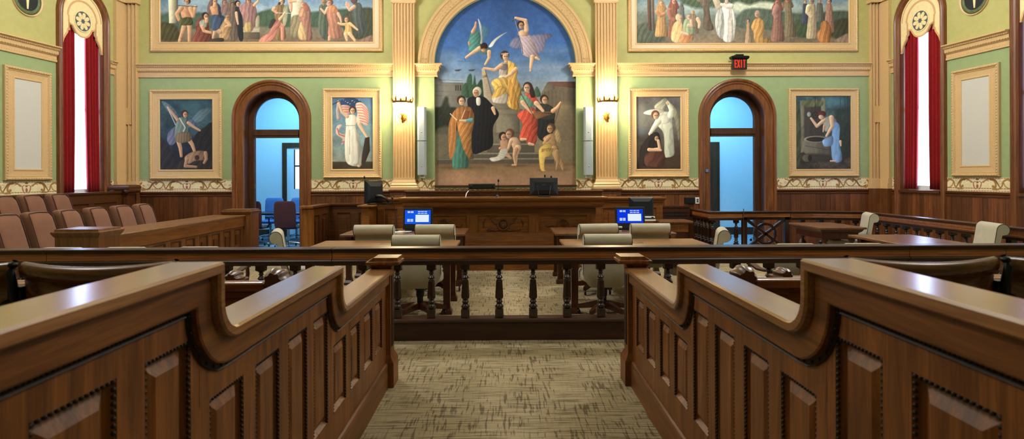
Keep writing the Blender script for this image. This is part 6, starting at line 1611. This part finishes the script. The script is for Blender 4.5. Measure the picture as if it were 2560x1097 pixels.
monitor_back('dark monitor seen from behind on a wire stand, right half of the judge bench', (qc.x, YJ + .05, zdesk), .485, .30, R(8))
x0, x1 = atY(1171, 470, YS + .15).x, atY(1238, 470, YS + .15).x
monitor_back('low black monitor top showing behind the judge bench, left of the centre microphone', ((x0 + x1) / 2, YS + .15, zs1), x1 - x0, .10 * 1.0 - .005, R(2), 'black', 'none')
m = MB(); p = atY(1171, 477, YJ + .1), atY(1166, 484, YJ + .06), atY(1164, 492.5, YJ + .0)
m.tube([tuple(v) for v in p], .008, 7); tag(m.build('cable', 'cable', off=tuple(p[2])), 'short white cable running down behind the left part of the judge bench', 'cable')
qc = atY(1604, 540, 11.05)
monitor_back('dark monitor seen from behind on the clerk desk, right of the blue screen', (qc.x, 11.05, .77), .45, .40, R(3), 'navy', 'foot')
# monitor on the witness ledge, seen from the side
q = atY(935, 505, 11.2)
wm = thing('computer_monitor', 'black monitor turned sideways on the ledge of the witness enclosure', 'monitor', (q.x, 11.2, zw + .05), R(62))
m = MB(); m.rings([[(x, d, z) for x, z in ((-.24 + i, .03 + i), (.24 - i, .03 + i), (.24 - i, .44 - i), (-.24 + i, .44 - i))] for i, d in ((.006, .03), (0, .025), (0, -.01), (.03, -.03), (.1, -.045))], smooth=False); m.build('housing', 'navy', wm)
m = MB(); m.box(-.225, .225, .0305, .0315, .045, .42); m.build('screen', 'black', wm)
m = MB(); m.tube([(0, -.04, .16), (.06, -.12, .15), (.14, -.2, .1), (.16, -.2, .03)], [.03, .028, .024, .03], 8); m.box(-.1, .1, -.1, .06, 0, .02); m.box(.06, .2, -.24, -.14, 0, .035); m.build('arm', 'black', wm)
q0, q1 = atY(921, 490, 11.3), atY(911, 443, 11.3)
gooseneck('slim microphone rising beside the monitor of the witness enclosure', (q0.x, 11.3, zw + .05), tuple(q1), True, .01)
# blue touch screens on the clerk tables
def blue_screen(label, c, w, h, blue):
    rt = thing('display_screen', label, 'screen', c, 0)
    t = R(9); ca, sa = math.cos(t), math.sin(t)
    fs = lambda u, v, d: (u, -d * ca + v * sa, v * ca + d * sa + .02)
    m = MB(); m.rings([[fs(x, z, d) for x, z in ((-w / 2 + i, i), (w / 2 - i, i), (w / 2 - i, h - i), (-w / 2 + i, h - i))] for i, d in ((.04, -.05), (0, -.03), (0, 0), (.006, .006))], smooth=False); m.build('housing', 'black', rt)
    m = MB(); m.box(-w * .4, w * .4, -.08, .1, 0, .02); m.build('foot', 'black', rt)
    sx0, sx1, sz0, sz1 = -w / 2 + .03, w / 2 - .03, .085, h - .035
    m = MB(); m.prism(rect(sx0, sx1, sz0, sz1), fs, .0062, .0072); sc = m.build('screen', blue, rt)
    X_ = lambda u: sx0 + (sx1 - sx0) * u
    Z_ = lambda v: sz1 - (sz1 - sz0) * v
    m = MB()
    m.prism(rect(X_(.41), X_(.93), Z_(.86), Z_(.34)), fs, .0074, .008)
    def row(u0, n, v, du=.127, ww=.107):
        for i in range(n):
            for j in range(4): m.prism(rect(X_(u0 + du * i + ww * j / 4), X_(u0 + du * i + ww * (j + .8) / 4), Z_(v + .055), Z_(v)), fs, .0074, .008)
    for v in (.08, .15): row(.1, 2, v)
    row(.5, 3, .08); row(.5, 3, .21)
    for v in (.64, .71, .78): row(.09, 2, v)
    m.build('screen_content', 'screen_white', sc)
    return rt
for px_, lb, bl in ((1044, 'small touch display with bright blue screen on the left clerk table', 'screen_blue'), (1576, 'small touch display with deep blue screen on the right clerk table', 'screen_blue2')):
    x0, x1 = atY(px_ - 37, 550, 9.3).x, atY(px_ + 37, 550, 9.3).x
    blue_screen(lb, ((x0 + x1) / 2, 9.3, .76), x1 - x0, .335, bl)
q = atY(1545, 578, 9.0); b_ = thing('paper_holder', 'small white paper holder on the right clerk table, in front of the blue screen', 'holder', (q.x, 9.05, .76))
m = MB(); m.box(-.06, .07, -.03, .03, .05, .075); m.box(-.06, -.045, -.03, .03, 0, .05); m.box(-.045, .06, -.02, .02, 0, .012); m.build('tray', 'white', b_, bevel=.003)
q = atY(1005, 576, 9.05); b_ = thing('paper_stack', 'few white papers lying on the left clerk table by the microphone', 'paper', (q.x - .02, 9.05, .76))
m = MB(); m.obox((-.12, -.1, 0), (.22, .04, 0), (-.04, .16, 0), (0, 0, .008)); m.obox((-.06, -.06, .008), (.2, -.02, 0), (.02, .14, 0), (0, 0, .006)); m.build('sheets', 'white', b_)
q = atY(1624, 548, 10.98); b_ = thing('desk_printer', 'small grey and white office device on the clerk desk beside the dark monitor', 'printer', (q.x, 10.98, .77))
m = MB(); m.box(-.1, .1, -.06, .1, 0, .03); m.box(-.09, .09, -.05, .09, .055, .08); m.build('case', 'white', b_, bevel=.004)
m = MB(); m.box(-.085, .085, -.045, .085, .03, .055); m.box(.02, .06, -.055, -.05, .058, .078); m.build('slot', 'black', b_)
x0, z1 = W(1737, 493); x1, z0 = W(1748, 509)
o = thing('wall_outlet', 'white outlet plate on the wainscot just left of the right door', 'outlet', ((x0 + x1) / 2, YW - .025, z0))
m = MB(); m.box(x0, x1, YW - .035, YW - .02, z0, z1); m.build('plate', 'white', o, world=True, bevel=.003)
m = MB(); [m.box((x0 + x1) / 2 - .02, (x0 + x1) / 2 + .02, YW - .038, YW - .034, z, z + .035) for z in (z0 + .03, z1 - .065)]; m.build('socket', 'grey', o, world=True)
x0, z1 = W(1710, 493); x1, z0 = W(1735, 508)
o = thing('wall_box', 'black box mounted on the wainscot beside the white outlet plate', 'device', ((x0 + x1) / 2, YW - .025, z0))
m = MB(); m.box(x0, x1, YW - .07, YW - .02, z0, z1); m.build('case', 'black', o, world=True, bevel=.006)
m = MB(); m.box(x0 + .02, x1 - .02, YW - .074, YW - .07, z0 + .025, z1 - .025); m.build('cover_plate', 'navy', o, world=True)
x0, z1 = atY(1765, 429, YW)[0], 1.72
m = MB(); m.box(x0 - .03, x0 + .03, YW - .07, YW - .045, 1.67, 1.73); tag(m.build('door_tag', 'f_blue', off=(x0, YW - .05, 1.67)), 'small blue tag fixed to the left casing of the right door', 'tag')

# column loudspeakers
for px0, px1, lb in ((1046, 1068, 'tall grey white column loudspeaker on the wall left of the mural'), (1457, 1480, 'tall grey white column loudspeaker on the wall right of the mural')):
    x0, z1 = W(px0, 270); x1, z0 = W(px1, 437); xm = (x0 + x1) / 2
    sp = thing('column_speaker', lb, 'speaker', (xm, YW - .1, z0), 0, 'column loudspeakers')
    zm = (z0 + z1) / 2
    for a, c in ((z0, zm - .008), (zm + .008, z1)):
        m = MB(); pr = [(x0, YW - .06), (x0, YW - .17), (x0 + .03, YW - .2), (x1 - .03, YW - .2), (x1, YW - .17), (x1, YW - .06)]
        m.prism(pr, XY, a, c); cb = m.build('cabinet', 'spk', sp, world=True, bevel=.008)
        m = MB(); m.ball((xm, YW - .2, a + (c - a) * .25), .013, 8, 5, (1, .3, 1)); m.build('badge', 'chrome', cb, world=True)
    m = MB(); m.box(xm - .04, xm + .04, YW - .1, YW, z0 - .07, z0 + .02); m.box(xm - .03, xm + .03, YW - .08, YW, z0, z1); m.build('bracket', 'white', sp, world=True)

# wall sconces
for cx, lb in ((P1, 'glowing brass wall sconce on the pilaster left of the mural'), (P2, 'glowing brass wall sconce on the pilaster right of the mural')):
    yc = YW - .12 - .16
    sc = thing('wall_sconce', lb, 'lamp', (cx, YW - .12, 2.8), 0, 'wall sconces')
    m = MB(); m.lathe([(.0, 3.12), (.19, 3.12), (.2, 3.10), (.185, 3.03), (.14, 2.96), (.06, 2.92), (0, 2.915)], (cx, yc, 0), 28); m.build('glass_bowl', 'lamp', sc, world=True)
    m = MB(); m.molding(arc(cx, yc, .2, 0, 360, 28), [(-.008, 3.105), (-.008, 3.15), (.008, 3.15), (.008, 3.105)], XY)
    for k in range(12):
        a = 2 * PI * k / 12; x_, y_ = cx + .2 * math.cos(a), yc + .2 * math.sin(a); hgt = .12 if k % 2 == 0 else .07
        if y_ > YW - .13: continue
        m.tube([(x_, y_, 3.14), (x_ + .012 * math.cos(a), y_ + .012 * math.sin(a), 3.14 + hgt * .5), (x_, y_, 3.14 + hgt)], [.014, .02, .004], 6); m.ball((x_, y_, 3.15 + hgt), .012, 6, 4)
    m.build('crown', 'brass', sc, world=True)
    for k in range(3):
        a = PI + PI * (k + .5) / 3; x_, y_ = cx + .1 * math.cos(a), yc + .1 * math.sin(a)
        m = MB(); m.ball((x_, y_, 3.33), .045, 10, 7, (1, 1, 2.0)); m.build('bulb', 'lamp', sc, world=True)
    m = MB(); m.tube([(cx, YW - .12, 2.98), (cx, yc + .04, 2.93), (cx, yc, 2.9)], .018, 8); m.lathe([(.004, 2.70), (.018, 2.72), (.012, 2.76), (.04, 2.80), (.02, 2.84), (.05, 2.90), (.02, 2.92)], (cx, yc, 0), 12)
    for sg in (-1, 1): m.tube([(cx, yc, 2.82), (cx + sg * .07, yc, 2.80), (cx + sg * .09, yc, 2.86)], .009, 6)
    m.box(cx - .06, cx + .06, YW - .135, YW - .12, 2.78, 3.3); m.build('bracket', 'brass', sc, world=True)

# exit sign
YE = 12.5
x0, z1 = atY(1832, 145, YE)[0], atY(1850, 146, YE)[2]; x1, z0 = atY(1868, 172, YE)[0], atY(1850, 173, YE)[2]
ex = thing('exit_sign', 'black exit sign with red glowing letters above the right door', 'sign', ((x0 + x1) / 2, YE, z0))
m = MB(); m.box(x0, x1, YE, YE + .07, z0, z1); m.build('case', 'black', ex, world=True, bevel=.004)
m = MB(); m.rings([[(x0 - i, YE - i, z), (x1 + i, YE - i, z), (x1 + i, YE + .07 + i, z), (x0 - i, YE + .07 + i, z)] for i, z in ((.005, z1 - .02), (.03, z1), (.035, z1 + .02), (.035, z1 + .045), (.0, z1 + .06))], smooth=False); m.box((x0 + x1) / 2 - .08, (x0 + x1) / 2 + .08, YE, YW, z1 + .05, z1 + .09); m.build('canopy', 'iron', ex, world=True)
m = MB(); lw = (x1 - x0 - .06) / 4; zA, zB = z0 + .035, z1 - .03; st_ = .018
FE = lambda u, v, h: (u, YE - h, v)
def stroke(p0, p1): m.molding([p0, p1], [(-st_ / 2, .001), (-st_ / 2, .004), (st_ / 2, .004), (st_ / 2, .001)], FE)
for i, ch in enumerate('EXIT'):
    a = x0 + .03 + lw * i + .008; c = a + lw - .016; mid = (zA + zB) / 2
    if ch == 'E':
        stroke((a + st_ / 2, zA), (a + st_ / 2, zB)); [stroke((a, z), (c, z)) for z in (zA + st_ / 2, mid, zB - st_ / 2)]
    elif ch == 'X': stroke((a, zA), (c, zB)); stroke((a, zB), (c, zA))
    elif ch == 'I': stroke(((a + c) / 2, zA), ((a + c) / 2, zB))
    else: stroke(((a + c) / 2, zA), ((a + c) / 2, zB)); stroke((a, zB - st_ / 2), (c, zB - st_ / 2))
m.build('lettering', 'exit_red', ex, world=True)

# ================================================================== FURNITURE OF THE SIDE ROOMS
def task_chair(label, mat):
    rt = thing('task_chair', label, 'chair', (0, 0, 0), 0, 'task chairs in the side rooms')
    m = MB(); rs = []
    for z, w, t, y in ((.46, .2, .02, -.2), (.5, .235, .03, -.21), (.75, .245, .032, -.24), (.98, .235, .03, -.25), (1.04, .21, .025, -.255), (1.055, .17, .012, -.255)):
        rs.append([(math.copysign(abs(math.cos(a)) ** .45, math.cos(a)) * w, y + math.sin(a) * t, z) for a in [2 * PI * j / 20 for j in range(20)]])
    m.rings(rs); m.build('backrest', mat, rt)
    m = MB(); m.box(-.24, .24, -.18, .28, .42, .49); m.build('seat', mat, rt, bevel=.03, seg=3)
    m = MB(); m.lathe([(.03, .06), (.03, .4), (.08, .42)], (0, .02, 0), 10); m.build('column', 'chrome', rt)
    for k in range(5):
        a = 2 * PI * k / 5; q = Vector((math.cos(a), math.sin(a), 0)) * .3
        m = MB(); m.tube([(0, .02, .12), (q.x * .6, .02 + q.y * .6, .10), (q.x, .02 + q.y, .075)], [.025, .02, .014], 6); lg = m.build('base_arm', 'chrome', rt)
        m = MB(); m.lathe([(.012, -.014), (.03, -.012), (.03, .012), (.012, .014)], (q.x, .02 + q.y, .03), 10, axis='x'); m.build('caster', 'black', lg)
    for sx in (-1, 1):
        m = MB(); m.tube([(sx * .25, .05, .44), (sx * .29, .05, .5), (sx * .29, .05, .66)], .016, 6); m.box(sx * .29 - .035, sx * .29 + .035, -.08, .18, .66, .69); m.build('armrest', 'black', rt)
    return rt
tc = task_chair('dark purple office chair behind the left door, at its left jamb', 'f_purple'); tc.location = (atY(636, 560, 13.7).x, 13.75, .004)
dup(tc, (atY(720, 560, 13.7).x, 13.7, .004), R(4), 'dark purple office chair behind the left door, at its right jamb')
dup(tc, (atY(1900, 560, 14.3).x + .12, 14.3, .004), R(75), 'dark purple office chair partly hidden behind the right jamb of right door')
tb = task_chair('blue office chair behind the far side of the conference table, left one', 'f_blue'); tb.location = (atY(677, 560, 15.45).x, 15.45, .004); tb.rotation_euler = (0, 0, PI)
dup(tb, (atY(742, 560, 15.45).x, 15.45, .004), PI, 'blue office chair behind the conference table, right one, before the inner doorway')
ct = thing('conference_table', 'dark conference table in the blue lit room behind the left door', 'table', (-5.4, 14.7, 0))
m = MB(); m.box(-6.6, -4.2, 14.25, 15.1, .70, .74); m.build('tabletop', 'black', ct, world=True, bevel=.008)
for x_ in (-6.2, -4.6): m = MB(); m.box(x_ - .06, x_ + .06, 14.4, 14.95, .004, .70); m.build('leg', 'black', ct, world=True)

# ================================================================== LIGHT
def area(name, loc, size, energy, col, rot=(0, 0, 0), shape='DISK', sy=None):
    d = bpy.data.lights.new(name, 'AREA'); d.shape = shape; d.size = size; d.energy = energy; d.color = col
    if sy: d.size_y = sy
    o = bpy.data.objects.new(name, d); COL.objects.link(o); o.location = loc; o.rotation_euler = rot
    return o
def bulb(name, loc, energy, col, r=.3):
    d = bpy.data.lights.new(name, 'POINT'); d.energy = energy; d.color = col; d.shadow_soft_size = r
    o = bpy.data.objects.new(name, d); COL.objects.link(o); o.location = loc; return o
FILL_TINT = (.96, 1.0, 1.03)
for x_, y_, e_ in ((-4.2, 9.0, 500), (4.2, 9.0, 500), (-4.6, 3.0, 240), (4.6, 3.0, 240)):
    bulb('overhead_fill', (x_, y_, 6.0), e_, FILL_TINT, .45)  # unseen point lights added overhead for general light, no fixture modelled
area('room_daylight_fill', (-5.4, 14.6, 4.1), 1.6, 180, (.2, .56, 1.0))
area('room_daylight_fill', (5.4, 14.6, 4.1), 1.6, 180, (.2, .56, 1.0))

sc_ = bpy.context.scene
wd = bpy.data.worlds.new('world'); sc_.world = wd; wd.use_nodes = True
wd.node_tree.nodes['Background'].inputs[0].default_value = (.5, .6, .8, 1); wd.node_tree.nodes['Background'].inputs[1].default_value = .05
vs = sc_.view_settings
sc_.display_settings.display_device = 'sRGB'
vs.view_transform = 'Standard'; vs.look = 'None'; vs.gamma = 1.0; vs.use_curve_mapping = False; vs.exposure = 0.0
